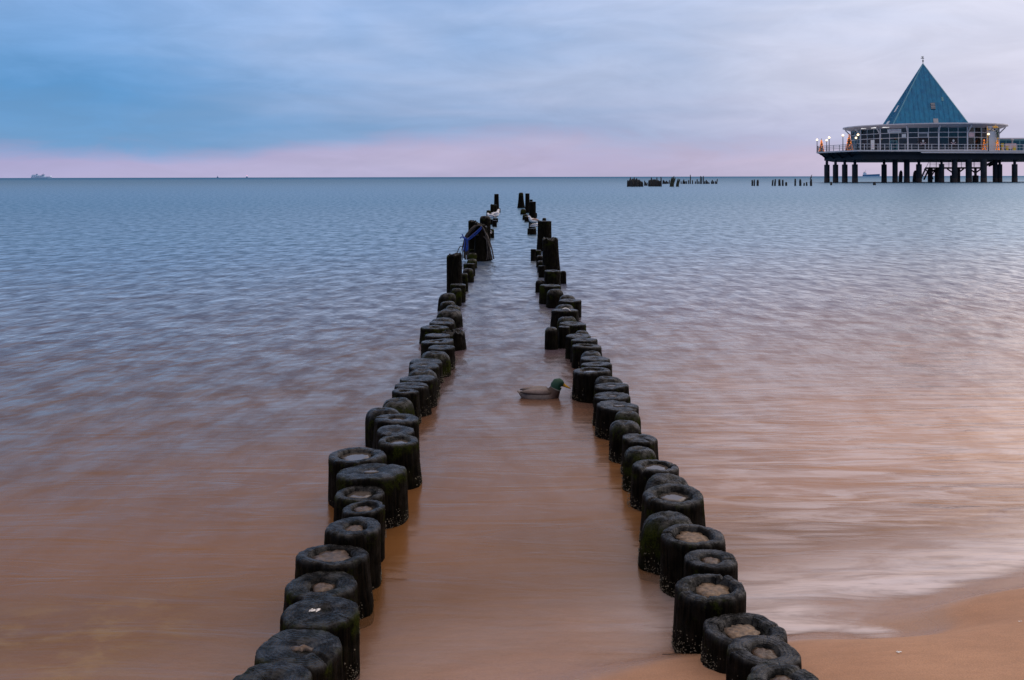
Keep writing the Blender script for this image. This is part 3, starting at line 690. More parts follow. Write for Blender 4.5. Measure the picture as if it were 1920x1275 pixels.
# ------------------------------------------------------------------ little things on the piles and the sand
x, y, r, zt = LEFT[2]
mb = MB(); rnd = random.Random(5)
for k in range(9):
    a = k * .7; q = rnd.uniform(.003, .016)
    mb.octa((math.cos(a)*q*1.5, math.sin(a)*q, .003 + .003*rnd.random()), rnd.uniform(.005, .010), .35)
tag(mb.build('broken_shell', M['shell'], loc=(x - .018, y - .015, zt + .004)), 'small crushed white shell on top of the third left pile', 'shell')
x, y, r, zt = RIGHT[30]
mb = MB(); mb.tube(arc([(-.06,.0,.004),(-.02,.01,.012),(.02,-.03,.008),(.05,-.08,-.02)]), [.003,.006,.009,.011,.012,.012,.011,.010,.008,.007,.006,.005,.004,.004,.003,.002], 6)
tag(mb.build('feather', M['shell'], smooth=True, loc=(x + .02, y - .08, zt + .012)), 'pale feather lying over the edge of a right-row pile', 'feather')
x, y, r, zt = RIGHT[6]
mb = MB()
for k in range(6): mb.octa((rnd.uniform(-.025,.025), rnd.uniform(-.012,.012), rnd.uniform(-.006,.008)), rnd.uniform(.005,.009), .6)
tag(mb.build('mussel_cluster', mat('yellow_mussel', (.50,.36,.13), .5, var=.3, vscale=90), loc=(x + .015, y - r*.86, zt - .045)), 'clump of small yellow shells on the rim of a mossy right pile', 'shells')
p = px(1262, 1223, depth(1262, 1223, .02)); p.z = max(sand_z(p.x, p.y), 0) + .004
mb = MB(); mb.tube(arc([(-.045,.0,0),(-.01,-.004,.002),(.03,.004,.002),(.042,.008,.003)]), .0018, 5)
mb.octa((.043,.008,.003), .004)
tag(mb.build('twig', M['twig'], loc=p), 'thin dark twig on the wet sand left of the right row', 'twig')
for (xx, yy, lb) in ((1684, 1271, 'white shell chip on the sand at the bottom edge, lower right'), (1911, 1205, 'tiny white shell chip on the sand near the right edge')):
    D = depth(xx, yy, .04); p = px(xx, yy, D); p.z = sand_z(p.x, p.y) + .003
    mb = MB(); mb.octa((0,0,0), .009 if xx < 1800 else .005, .35); mb.octa((.010,.002,0), .006 if xx < 1800 else .004, .3)
    tag(mb.build('shell_chip', M['shell'], loc=p), lb, 'shell')

# ------------------------------------------------------------------ pier
DZ = 9.67                                   # deck level
A_, B_, C_ = px(1531, 285, 312.6), px(1607, 281, 290.0), px(1920, 282, 300.0)
slope = (C_.y - B_.y) / (C_.x - B_.x)
E_ = Vector((C_.x + 60, C_.y + 60 * slope, 0))
deck_poly = [(A_.x, A_.y), (B_.x, B_.y), (E_.x, E_.y), (E_.x - 5, E_.y + 34), (C_.x + 12, 362), (122, 362), (108, 345)]
CX, CY = 771 * 322 / F, 322.0
pier = tag(empty('pier', (120, 320, 0)), 'sea pier platform on thick dark pillars carrying the restaurant', 'pier')
PO = Vector((120, 320, 0))
def rel(poly): return [(x - PO.x, y - PO.y) for x, y in poly]
def inset(poly, k):
    c = Vector((sum(p[0] for p in poly) / len(poly), sum(p[1] for p in poly) / len(poly)))
    return [tuple(Vector(p) + (c - Vector(p)).normalized() * k) for p in poly]
MB().prism(rel(deck_poly), DZ - .42, DZ).build('deck_slab', M['deck'], pier)
MB().prism(rel(inset(deck_poly, 1.2)), DZ - .95, DZ - .42).build('deck_frame', M['steel'], pier)
beam = inset(deck_poly, 3.0)
MB().prism(rel(beam), DZ - 2.75, DZ - .95).build('girder', M['steel'], pier)
q0, q1 = Vector((px(1727, 285, 292).x, 0)), None
def edge_pt(x):       # a point on the deck's front edge seen at photo column x
    k = (x - 960) / F
    return Vector(((B_.y - slope * B_.x) / (1 - slope * k) * k, (B_.y - slope * B_.x) / (1 - slope * k), 0))
e0, e1 = edge_pt(1727), edge_pt(1960)
MB().bar(e0 - PO + Vector((0, -.15, DZ - .72)), e1 - PO + Vector((0, -.15, DZ - .72)), .3, .28).build('service_pipe', M['white'], pier)
PIL = [(1550.5,10,308,1),(1566.7,10,306,1),(1584,10.3,303,1),(1603,10.6,300,1),(1657.7,9.7,303,1),(1678.3,9.6,300,0),(1700.3,10.3,300,0),(1723,10.3,299,1),(1765.5,9.3,300,1),(1790,9.8,299,0),(1816.5,11,299,0),(1844.5,11,298,0),(1866,8.5,306,0),(1874.5,9,306,1),(1902.5,10,303,1)]
for x, wp, D, neck in PIL:
    p = px(x, 342, D); r = wp * D / F / 2
    if neck:
        o = MB().lathe([(r*1.0,-1.5),(r,5.55),(r*.5,5.6),(r*.5,DZ-2.7)], 14).build('pillar', M['concrete'], pier, loc=(p.x - PO.x, p.y - PO.y, 0))
    else:
        o = MB().lathe([(r,-1.5),(r,DZ-2.7)], 14).build('pillar', M['concrete'], pier, loc=(p.x - PO.x, p.y - PO.y, 0))
    MB().lathe([(r*1.02,-1),(r*1.03,1.0),(r*1.005,1.35)], 14).build('tide_band', M['rust'], o)
# cantilever brackets at the left end, with the small work lights under them
for (x, D) in ((1538, 311), (1552, 306), (1568, 301), (1588, 296)):
    p = px(x, 290, D); MB().bar((p.x-PO.x, p.y-PO.y, DZ-.6), (p.x-PO.x+3.2, p.y-PO.y+2.5, DZ-2.5), .3, .35).build('bracket', M['steel'], pier)
# railing: posts and rails are parts of the pier
def railing(p, q, n, rails=3, hh=1.75, m='white', parent=None, o0=PO, bal=0):
    p, q = Vector(p) - o0, Vector(q) - o0
    for i in range(n + 1):
        a = p.lerp(q, i / n); MB().bar(a, a + Vector((0,0,hh)), .13).build('railing_post', M[m], parent)
    mb = MB()
    for k in range(rails):
        zz = Vector((0,0,hh * (1 - k * (.3 if rails > 2 else .5)))); MB().bar(p + zz, q + zz, .085 if k else .12).build('rail', M[m], parent)
    if bal:
        for i in range(bal):
            a = p.lerp(q, (i + .5) / bal); mb.bar(a + Vector((0,0,.1)), a + Vector((0,0,hh)), .04)
        o = mb.build('balusters', M[m], parent); o['kind'] = 'stuff'
Z = Vector((0,0,DZ)); Ar, Br, Cr = [Vector((v.x, v.y, DZ)) for v in (A_, B_, edge_pt(1990))]
inn = Vector((.25, .35, 0))
railing(Ar + inn, Br + inn, 7, 3, 1.75, 'grey', pier, bal=40)
railing(Br + inn, Cr + inn, 31, 2, 1.75, 'white', pier)
railing(Ar + inn, Vector((108, 345, DZ)), 8, 3, 1.75, 'grey', pier)
# landing stage under the deck
ls = tag(empty('landing_stage', (120, 326, 0)), 'steel boat landing with railings and stairs under the pier deck', 'landing stage')
LO = Vector((120, 326, 0)); DL = 326
def pl(x, y, D=DL): return px(x, y, D) - LO
a, b = pl(1740, 313.5), pl(1846, 313)
MB().box((a.x, -1.6, a.z - .55), (b.x, 1.6, a.z)).build('platform', M['steel'], ls)
railing(a + LO + Vector((0,-1.5,0)), b + LO + Vector((0,-1.5,a.z-b.z)), 9, 2, 2.0, 'grey', ls, LO, bal=44)
for yy in (-1.4, 1.4):
    MB().bar(a + Vector((0,yy,0)), pl(1729, 337) + Vector((0,yy,0)), .35, .5).build('stair_stringer', M['steel'], ls)
for i in range(9):
    p = a.lerp(pl(1730, 336), (i + .5) / 9); MB().box((p.x - .25, -1.4, p.z - .05), (p.x + .25, 1.4, p.z + .05)).build('step', M['grey'], ls)
MB().bar(a + Vector((-.2,-1.5,2.0)), pl(1726, 328) + Vector((0,-1.5,0)), .12).build('handrail', M['white'], ls)
b2 = pl(1872, 301); c2 = pl(1850, 311)
for yy in (-1.4, 1.4): MB().bar(c2 + Vector((0,yy,0)), b2 + Vector((0,yy,0)), .4, .7).build('stair_stringer', M['steel'], ls)
for i in range(7):
    p = c2.lerp(b2, (i + .5) / 7); MB().box((p.x - .3, -1.3, p.z - .05), (p.x + .3, 1.3, p.z + .05)).build('step', M['grey'], ls)
for x in (1744, 1757, 1787, 1796, 1829):
    p = pl(x, 340); nk = pl(x, 329).z
    o = MB().lathe([(.95,-1.5),(.95,nk),(.42,nk+.05),(.42,a.z-.5)] if x in (1829, 1787) else [(.75,-1.5),(.75,a.z-.5)], 12).build('support_pillar', M['stone'], ls, loc=(p.x, 0, 0))
    for sg in (-1, 1): MB().bar((sg*.3, 0, a.z-1.7), (sg*1.9, 0, a.z-.55), .35, .4).build('arm', M['steel'], o)
for (x, y, x2, y2) in ((1745,320,1752,336),(1757,317,1745,336)):
    MB().bar(pl(x, y) + Vector((0,1,0)), pl(x2, y2) + Vector((0,1,0)), .3).build('brace', M['steel'], ls)
for (x, yt, wp, lb) in ((1688, 320, 7, 'leaning brown concrete stump standing alone behind the pier pillars'), (1715, 320, 8, 'round-topped brown concrete stump left of the landing stairs')):
    D = 335; p = px(x, 339, D); zt = px(x, yt, D).z; r = wp * D / F / 2
    o = MB().lathe([(r,-1.5),(r*1.0,zt*.55),(r*.85,zt*.85),(r*.45,zt),(.02,zt+.15)], 12).build('concrete_stump', M['stone'], loc=(p.x, D, 0)); o.rotation_euler.y = R_(4)
    tag(o, lb, 'stump')

# ------------------------------------------------------------------ restaurant
AZ = math.atan2(CX, CY)                      # direction of sight to the restaurant
rest = tag(empty('restaurant', (CX, CY, DZ), -(AZ - R_(11.25))), 'round glazed pier restaurant with a tall blue-green pyramid roof', 'restaurant')
RW, ZT = 22.2, 17.05 - DZ                    # wall radius, wall top
def ring(k, r=RW): an = -math.pi/2 + k * math.pi/8; return Vector((r*math.cos(an), r*math.sin(an), 0))
# sixteen-sided canopy, its underside rising outwards
MB().lathe([(9,7.55),(23.4,8.18),(24.75,8.28),(24.8,7.95),(24.5,7.85),(21.9,6.95),(21.4,6.9),(9,7.2)], 32).build('canopy', M['canopy'], rest)
ap = Vector((0, 0, px(1731, 120, 322).z - DZ)); zb = 7.6; aa = 11.6
roof = MB()._add([(-aa,-aa,zb),(aa,-aa,zb),(aa,aa,zb),(-aa,aa,zb),tuple(ap)], [(0,1,4),(1,2,4),(2,3,4),(3,0,4),(3,2,1,0)]).build('roof', M['roof'], rest)
def on_face(k, u, t, off=.12):
    """point on roof face k (0 front, 3 left): u across -1..1, t up 0..1"""
    w_ = aa * (1 - t); loc = Vector((u * aa, -w_, zb + (ap.z - zb) * t)); n = Vector((0, -(ap.z - zb), aa)).normalized(); n = Vector((0, -abs(n.y), abs(n.z)))
    p = loc + Vector((0, n.y, n.z)) * off
    an = -math.pi/2 * (1 if k == 3 else 0)
    return Vector((p.x*math.cos(an) - p.y*math.sin(an), p.x*math.sin(an) + p.y*math.cos(an), p.z))
for k in (0, 3):
    for i in range(-7, 8):
        u = i / 8; tmax = 1 - abs(u)
        MB().bar(on_face(k, u, 0, .03), on_face(k, u, tmax * .995, .03), .09, .14).build('standing_seam', M['roof'], roof)
for cx, cy in ((-1,-1),(1,-1),(1,1),(-1,1)):
    MB().bar((cx*aa, cy*aa, zb), ap, .35, .3).build('hip_ridge', M['ridge'], roof)
def patch(name, k, u0, u1, t0, t1, m, off=.25):
    q = [on_face(k, u0, t0, off), on_face(k, u1, t0, off), on_face(k, u1, t1, off), on_face(k, u0, t1, off)]
    b_ = [on_face(k, u0, t0, 0), on_face(k, u1, t0, 0), on_face(k, u1, t1, 0), on_face(k, u0, t1, 0)]
    return MB()._add(q + b_, [(0,1,2,3),(4,5,1,0),(5,6,2,1),(6,7,3,2),(7,4,0,3)]).build(name, m, roof)
patch('louvre', 0, .06, .17, .27, .37, M['hatch'])
for i in range(4): patch('louvre_slat', 0, .06, .17, .28 + i*.024, .290 + i*.024, M['grey'], .34)
patch('roof_hatch', 0, .08, .20, .05, .125, M['grey'])
patch('roof_hatch', 0, .36, .41, .40, .46, M['teal'], .15)
for (u, t0, t1) in ((.02, .26, .36), (-.15, .02, .12), (.05, .02, .12)):
    patch('skylight', 3, u - .07, u + .07, t0, t1, M['lilac'], .3)
MB().tube([ap - Vector((0,0,.3)), ap + Vector((0,0,2.6))], [.12, .05], 6).build('mast', M['steel'], roof)
MB().ball(tuple(ap + Vector((0,0,1.0))), (.28,.28)).build('finial', M['steel'], roof)
MB().box((ap.x-.65, ap.y-.04, ap.z+1.75), (ap.x+.35, ap.y+.04, ap.z+1.95)).box((ap.x-.55, ap.y-.04, ap.z+2.2), (ap.x+.2, ap.y+.04, ap.z+2.4)).box((ap.x-.15, ap.y-.05, ap.z+1.9), (ap.x+.02, ap.y+.05, ap.z+2.25)).build('wind_vane', M['steel'], roof)
# glazed facets: each has three columns and three rows of panes
ROWS = [0.35, 4.05, 5.55, ZT]
for k in range(-4, 4):
    p, q = ring(k), ring(k + 1)
    nrm = ((p + q) / 2).normalized()
    MB().bar(p, p + Vector((0,0,ZT)), .38).build('column', M['white'], rest)
    MB().bar(p + Vector((0,0,ZT-2.0)), p + p.normalized()*1.9 + Vector((0,0,7.4)), .28, .35).build('strut', M['white'], rest)
    for zz in ROWS: MB().bar(p.lerp(q,.02) + Vector((0,0,zz)), p.lerp(q,.98) + Vector((0,0,zz)), .16).build('transom', M['white'], rest)
    for j in range(3):
        a, b = p.lerp(q, j/3 + .008), p.lerp(q, (j+1)/3 - .008)
        if j: MB().bar(a + Vector((0,0,ROWS[0]+.1)), a + Vector((0,0,ZT-.1)), .15).build('mullion', M['white'], rest)
        for i in range(3):
            z0, z1 = Vector((0,0,ROWS[i]+.09)), Vector((0,0,ROWS[i+1]-.09)); n_ = nrm * .03
            MB()._add([a+z0-n_, b+z0-n_, b+z1-n_, a+z1-n_, a+z0+n_, b+z0+n_, b+z1+n_, a+z1+n_],
                      [(3,2,1,0),(4,5,6,7),(0,1,5,4),(1,2,6,5),(2,3,7,6),(3,0,4,7)]).build('pane', M['glass'], rest)
    MB().bar(p.lerp(q,.02) + Vector((0,0,.17)), p.lerp(q,.98) + Vector((0,0,.17)), .2, .33).build('plinth', M['grey'], rest)
for k in range(4, 12):
    p, q = ring(k), ring(k + 1); MB().bar(p + Vector((0,0,ZT/2)), q + Vector((0,0,ZT/2)), .2, ZT).build('rear_wall', M['grey'], rest)
MB().lathe([(10,0),(10,ZT)], 16).build('core_wall', M['dark'], rest)
MB().lathe([(21.9,ZT-.30),(21.9,ZT-.12)], 16).build('ceiling', M['dark'], rest)
MB().lathe([(21.9,.0),(21.9,.12)], 16).build('floor', M['dark'], rest)
# door, signs and posters on the facade
def facet_box(name, k, u0, u1, z0, z1, m, off=.14, parent=rest, th=.08):
    p, q = ring(k), ring(k+1); n_ = ((p+q)/2).normalized()
    a, b = p.lerp(q, u0) + n_*off, p.lerp(q, u1) + n_*off; n2 = n_*th
    A, B = Vector((0,0,z0)), Vector((0,0,z1))
    return MB()._add([a+A, b+A, b+B, a+B, a+A+n2, b+A+n2, b+B+n2, a+B+n2], [(3,2,1,0),(4,5,6,7),(0,1,5,4),(1,2,6,5),(2,3,7,6),(3,0,4,7)]).build(name, m, parent)
dr = facet_box('door', -2, .36, .64, .2, 3.3, M['teal'])
facet_box('door_pane', -2, .39, .49, .5, 3.1, M['glass'], .24, dr); facet_box('door_pane', -2, .51, .61, .5, 3.1, M['glass'], .24, dr)
sg = facet_box('sign', -2, .28, .78, 5.7, 6.75, M['lilac'])
for i in range(6):
    p, q = ring(-2), ring(-1); n_ = ((p+q)/2).normalized()*.28; u = .34 + i*.065
    MB().tube([p.lerp(q, u)+n_+Vector((0,0,6.1)), p.lerp(q, u+.025)+n_+Vector((0,0,6.4+.1*(i%2))), p.lerp(q, u+.055)+n_+Vector((0,0,6.1))], .06, 5).build('lettering', M['banner'], sg)
facet_box('poster', -2, .80, .95, 4.2, 5.2, M['lilac'])
facet_box('frame', -1, .335, .665, 4.1, 5.4, M['white'], .10)
facet_box('frame_panel', -1, .36, .64, 4.25, 5.25, M['hatch'], .22)
for (k, u) in ((-1, .5), (0, .5)):
    bn = facet_box('pirate_banner', k, u-.16, u+.16, .6, 3.95, M['black'], .10)
    p, q = ring(k), ring(k+1); n_ = ((p+q)/2).normalized()*.25; c = p.lerp(q, u) + n_; t = (q-p).normalized()
    mb = MB(); mb.ball(tuple(c + Vector((0,0,3.0))), (.33,.36), 10, 6); mb.box(tuple(c + Vector((-.18,-.1,2.5))), tuple(c + Vector((.18,.1,2.75)))); mb.build('skull', M['lilac'], bn)
    for s1 in (-1, 1): MB().bar(c - t*.75*s1 + Vector((0,0,1.75)), c + t*.75*s1 + Vector((0,0,2.45)), .16).build('crossbone', M['banner'], bn)
for k, u0, u1 in ((1, .04, .30),): facet_box('light_panel', k, u0, u1, 4.2, 5.4, M['banner'], .10)
for (k, u) in ((-3, .2), (-3, .7), (-2, .15)):
    facet_box('tube_light', k, u, u+.25, ZT-.05, ZT+.12, M['strip'], 1.2)
# little annex on the right and its vents
an_ = px(1872, 276, 332)
MB().box((0,0,0),(9.5,6,4.6)).build('annex_body', M['teal'], None, loc=(an_.x, an_.y, DZ))
ax = bpy.data.objects['annex_body']; ax.name = 'annex'; tag(ax, 'low glazed annex with a slanted roof behind the restaurant, right', 'annex')
MB().box((-.4,-.4,4.6),(9.9,6.4,5.0)).build('roof_edge', M['canopy'], ax)
for i in range(4): MB().box((.4 + i*2.3,-.06,.6),(2.4 + i*2.3,-.002,4.1)).build('pane', M['glass'], ax)
# chairs inside along the glass
SEATL = ['beside the left pirate banner', 'left of the middle post', 'between the two pirate banners']
proto = None
for i in range(17):
    an = -math.pi/2 + (-1.5 + i * .178) * math.pi/8 * 1.0
    c = Vector((20.6*math.cos(an), 20.6*math.sin(an), .12))
    wp = rest.matrix_basis @ c
    ch = empty('dining_chair', wp, rest.rotation_euler.z + an + math.pi/2)
    tag(ch, f"{['leftmost','second','third','fourth','fifth','sixth','seventh','eighth','ninth','tenth','eleventh','twelfth','thirteenth','fourteenth','fifteenth','sixteenth','rightmost'][i]} red dining chair from the left behind the restaurant glass", 'chair', 'red chairs inside the restaurant windows')
    if proto is None:
        parts = [MB().box((-.42,-.4,.75),(.42,.4,.95)).build('seat', M['red'], ch), MB().box((-.42,.32,.95),(.42,.45,1.9)).build('backrest', M['red'], ch)]
        for sx in (-.36,.36):
            for sy in (-.34,.34): parts.append(MB().box((sx-.05,sy-.05,0),(sx+.05,sy+.05,.75)).build('leg', M['steel'], ch))
        proto = parts
    else:
        for o in proto:
            c_ = o.copy(); COL.objects.link(c_); c_.parent = ch
for (k, u, zz, lb) in ((0, 1.28, 2.9, 'small lit lamp hanging inside the glass, left one'), (0, 2.0, 3.7, 'small lit lamp hanging inside the glass, right one')):
    an = -math.pi/2 + u * math.pi/8; wp = rest.matrix_basis @ Vector((20*math.cos(an), 20*math.sin(an), zz))
    l = tag(empty('pendant_lamp', wp), lb, 'lamp', 'pendant lamps in the restaurant')
    MB().ball((0,0,0), (.22,.22)).build('bulb', M['warm'], l); MB().tube([(0,0,.2),(0,0,6.6-zz)], .03, 5).build('cord', M['steel'], l)

# ------------------------------------------------------------------ lamps, decorated trees and clutter on the deck
LAMPS = [(1532, 262.2, 312.5, 'leftmost globe lamp at the tip of the pier deck'), (1549.9, 263, 330, 'shorter-looking globe lamp behind, right of the small light tree'), (1554.7, 258, 306, 'second globe lamp on the slanted left railing'),
         (1580.5, 253.7, 298, 'third globe lamp, just left of the big light tree'), (1608.8, 252.6, 290.6, 'globe lamp at the corner of the deck railing'), (1605, 258.5, 306, 'dimmer globe lamp behind the corner lamp'), (1853.4, 251.5, 297, 'globe lamp in front of the garlanded entrance on the right')]
for x, y, D, lb in LAMPS:
    p = px(x, y, D); l = tag(empty('globe_lamp', (p.x, p.y, DZ)), lb, 'lamp', 'lit globe lamps on the pier'); hh = p.z - DZ
    MB().tube([(0,0,-.3),(0,0,.9),(0,0,hh-.35)], [.16,.13,.09], 8).build('pole', M['steel'], l)
    MB().lathe([(.12,hh-.45),(.24,hh-.32),(.2,hh-.28)], 8).build('collar', M['steel'], l)
    MB().ball((0,0,hh), (.33,.33), 12, 8).build('globe', M['globe'], l, smooth=True)
def light_tree(x, yt, D, wp, label, group):
    tp = px(x, yt, D); hh = tp.z - DZ; r = wp * D / F / 2
    t = tag(empty('light_tree', (tp.x, tp.y, DZ)), label, 'light tree', group)
    MB().lathe([(r*.97,.05),(r*.94,.3),(r*.5,hh*.5),(r*.12,hh*.86),(.05,hh)], 14).build('cone', M['fir'], t)
    rnd = random.Random(int(x)); mb = MB()
    for i in range(int(60 + r * 60)):
        q = rnd.random() ** 1.4 * .86; rr = (r * (1 - q) + .05); a = rnd.random() * 6.28
        mb.octa((rr*math.cos(a), rr*math.sin(a), .2 + q * hh), .09)
    o = mb.build('fairy_lights', M['fairy'], t); o['kind'] = 'stuff'
    return t
light_tree(1540.3, 259.5, 314, 9.5, 'small cone tree of orange lights at the far left of the deck', 'cone light trees')
light_tree(1592, 249.5, 300, 13.5, 'big cone tree of orange lights left of the restaurant', 'cone light trees')
light_tree(1845.3, 258, 301, 4.5, 'slim orange light cone left of the garlanded entrance', 'cone light trees')
light_tree(1852, 261, 302, 4, 'slim orange light cone behind the right-hand globe lamp', 'cone light trees')
light_tree(1870.5, 261, 300, 5.5, 'slim orange light cone right of the garlanded entrance', 'cone light trees')
e = px(1860, 276, 300.5); eo = Vector((e.x, e.y, DZ))
en = tag(empty('entrance_arch', eo), 'white doorway arch wound with gold and green garlands', 'arch')
x0, x1 = px(1851, 270, 300.5).x - e.x, px(1869, 270, 300.5).x - e.x; zt = px(1860, 238, 300.5).z - DZ
for xx in (x0, x1): MB().bar((xx,0,0),(xx,0,zt), .35).build('arch_post', M['white'], en)
MB().bar((x0,0,zt),(x1,0,zt), .4).build('arch_beam', M['white'], en)
MB().box((x0+.3,.3,.1),(x1-.3,.45,zt-1.3)).build('door_panel', M['lilac'], en)
rnd = random.Random(8)
for (pa, pb, m) in (((x0,-.3,1),(x0,-.3,zt),'gold'), ((x1-1.2,-.3,zt),(x1,-.3,zt),'gold'), ((x1,-.3,zt),(x1,-.3,zt*.55),'green'), ((x1,-.3,zt*.55),(x1,-.3,.4),'gold')):
    mb = MB(); pa, pb = Vector(pa), Vector(pb)
    for i in range(34):
        p = pa.lerp(pb, rnd.random()) + Vector((rnd.gauss(0,.2), rnd.gauss(0,.15), rnd.gauss(0,.12))); mb.octa(tuple(p), rnd.uniform(.1,.22))
    o = mb.build('garland', M[m], en); o['kind'] = 'stuff'
def deck_box(name, x0_, x1_, yt, D, m, lb, cat, dz=0.0, dp=.4):
    a, b = px(x0_, yt, D), px(x1_, yt, D)
    o = MB().box((0,0,0), (b.x-a.x, dp, max(.2, a.z-DZ-dz))).build(name, m, loc=(a.x, a.y, DZ + dz)); tag(o, lb, cat); return o
o = deck_box('banner', 1884, 1905.5, 269, 302, M['banner'], 'pale pink banner tied to the deck railing at far right', 'banner', .5, .1)
MB().bar((.0,-.03,0),(.0,-.03,1.7), .1).build('pole', M['steel'], o)
o = deck_box('yellow_cabinet', 1878, 1882.5, 268.5, 302, M['yellow'], 'yellow stand beside the pink banner on the deck', 'stand'); MB().box((.1,-.03,.3),(.6,-.002,.9)).build('front_panel', M['banner'], o)
for (x0_, x1_, yt, lb) in ((1887, 1891, 274, 'small yellow crate under the banner, left one'), (1900, 1905, 275, 'small yellow crate under the banner, right one')):
    o = deck_box('crate', x0_, x1_, yt, 301.6, M['yellow'], lb, 'crate', 0, .3); o['group'] = 'yellow crates'
o = deck_box('menu_board', 1633, 1639.5, 262.5, 299.5, M['lilac'], 'white menu board standing by the restaurant door', 'board', .4, .15)
for i in range(3): MB().box((.15,-.03,.5+i*.55),(.85,-.002,.68+i*.55)).build('print_line', M['banner'], o)
for (xx, yy, D, lb) in ((1898, 261, 330, 'small roof vent right of the annex'),):
    p = px(xx, yy, D); o = MB().lathe([(.22,0),(.22,p.z-DZ-.5),(.5,p.z-DZ-.4),(.5,p.z-DZ),(.1,p.z-DZ+.1)], 8).build('vent_pipe', M['grey'], loc=(p.x, p.y, DZ)); tag(o, lb, 'vent')

# ------------------------------------------------------------------ ruined pile field out in the sea
def ruin(x, yt, wp, yb, label, group, dx=0.0, m='farwood', spike=True):
    D = depth(x, yb); b = px(x, yb, D); zt = px(x, yt, D).z; r = wp * D / F / 2
    rnd = random.Random(int(x * 31 + yt)); lx = dx * D / F
    mb = MB(); n = 8; vs = []; prof = [(1.08,-1,0),(1.04,zt*.3,.3),(1.0,zt*.7,.7),(.8,zt*.9,.9),(.28 if spike else .8,zt,1.0)]
    for (k, zz, q) in prof:
        for j in range(n):
            a = 2*math.pi*j/n + .3; g = 1 + rnd.uniform(-.16,.16)
            vs.append((math.cos(a)*r*k*g + lx*q, math.sin(a)*r*k*g, zz + (rnd.uniform(-.14,.1)*min(1, zt*.4) if q == 1 else 0)))
    fs = [(i*n+j, i*n+(j+1)%n, (i+1)*n+(j+1)%n, (i+1)*n+j) for i in range(len(prof)-1) for j in range(n)] + [tuple((len(prof)-1)*n+j for j in range(n))]
    mb._add(vs, fs)
    tag(mb.build('ruined_pile', M[m], loc=(b.x, b.y, 0)), label, 'pile', group)
def z7(x): return 1160 + x / 9.6
def y7(y): return 320 + y / 9.6
rnd = random.Random(21)
NTH = ['leftmost','second','third','fourth','fifth','sixth','seventh','eighth','ninth','tenth','eleventh','twelfth','thirteenth','fourteenth','fifteenth','sixteenth','seventeenth','eighteenth','nineteenth','twentieth','twenty-first','twenty-second']
def nth(i): return NTH[i]
def cluster(tops, yb, label, group, wp=2.6):
    for i, (x, y) in enumerate(tops): ruin(z7(x), y7(y), wp, y7(yb) - rnd.uniform(0, .5), f'{nth(i)} {label}', group, dx=rnd.uniform(-.6, .9))
cluster([(160,168),(180,175),(195,150),(212,115),(226,160),(240,148),(256,140),(270,150),(285,115),(300,150),(313,150),(325,130),(342,155),(358,155),(372,160),(388,185),(402,190),(418,192),(432,200)], 290,
        'broken black pile from the left in the dense leftmost far clump', 'dense leftmost clump of far piles')
cluster([(470,178),(490,205),(508,215)], 275, 'short black pile from the left in the gap between the dense far clumps', 'short far piles in the gap', 2.4)
cluster([(540,172),(556,165),(574,160),(592,120),(606,160),(622,155),(638,155),(652,150),(668,158),(681,120),(696,160),(712,170),(730,180),(748,178),(766,110)], 286,
        'broken black pile from the left in the second dense far clump', 'second dense clump of far piles')
cluster([(796,165),(815,175),(832,190),(848,185),(866,180),(884,200),(908,165)], 240, 'low black pile from the left in the line beyond the second far clump', 'thin line behind the second clump', 2.2)
LEANERS = [(922,965,112),(945,998,95),(968,1020,122),(1035,1072,145),(1062,1100,148)]
for (xb, xt, yt), lb in zip(LEANERS, ('leftmost', 'tallest', 'third', 'fourth', 'rightmost')):
    ruin(z7(xb), y7(yt), 3.0, y7(288), f'{lb} of the five leaning mossy piles in the ruined groyne', 'leaning far piles', dx=(xt - xb) / 9.6, m='farmoss')
ROW = [(1125,190),(1158,178),(1170,155),(1195,185),(1220,185),(1260,165),(1292,75),(1330,170),(1378,190),(1415,150),(1445,190),(1470,100),(1494,106),(1526,100),(1550,185),(1580,165),(1598,190),(1625,205),(1672,190),(1688,165),(1712,190),(1745,185)]
for i, (x, y) in enumerate(ROW):
    lb = 'tallest lone black pile rising above the horizon in the far groyne' if x == 1292 else {1470: 'left one of three tall piles near the right end of the far groyne', 1494: 'middle paler one of three tall piles near the right end of the far groyne', 1526: 'right one of three tall piles near the right end of the far groyne'}.get(x, f'{nth(i)} pile, a short one, in the ragged row right of the leaning piles')
    ruin(z7(x), y7(y), 2.4 if y > 110 else 1.9, y7(238), lb, 'ragged thin row of far piles', dx=rnd.uniform(-.4,.5), spike=y > 110)
ruin(z7(1762), y7(145), 2.0, y7(238), 'end pile of the far groyne leaning out to the right', 'ragged thin row of far piles', dx=1.8)
def z6(x): return 1160 + x / 5.053
def y6(y): return 315 + y / 5.053
for (x, y, wp, dx, lb) in [(1266,115,3.4,0,'left pile of the first far trio between groyne and pier'),(1285,110,2.6,0,'middle pile of the first far trio between groyne and pier'),(1318,112,4.2,0,'right pile of the first far trio between groyne and pier'),
    (1456,112,3.0,1.2,'first pile of the far group of five, leaning right'),(1479,107,3.0,1.2,'second pile of the far group of five, leaning right'),(1523,107,4.8,0,'widest pile in the far group of five'),(1555,112,3.6,0,'fourth pile in the far group of five'),(1588,132,4.0,0,'short last pile in the far group of five'),
    (1672,103,3.4,.3,'slim far pile left of the pointed one near the pier'),(1720,104,4.0,0,'pointed far pile near the pier'),(1757,140,3.0,0,'left of two tiny far stumps near the pier'),(1781,132,3.0,0,'right of two tiny far stumps near the pier'),(1823,107,4.2,0,'far pile near the pier with a dark bird on it')]:
    ruin(z6(x), y6(y), wp, y6(169), lb, 'far piles before the pier', dx=dx, spike=y > 125 or x == 1720)
D = depth(z6(1823), y6(169)); cb = tag(empty('cormorant', px(z6(1823), y6(107), D)), 'dark bird perched on the last far pile before the pier', 'bird')
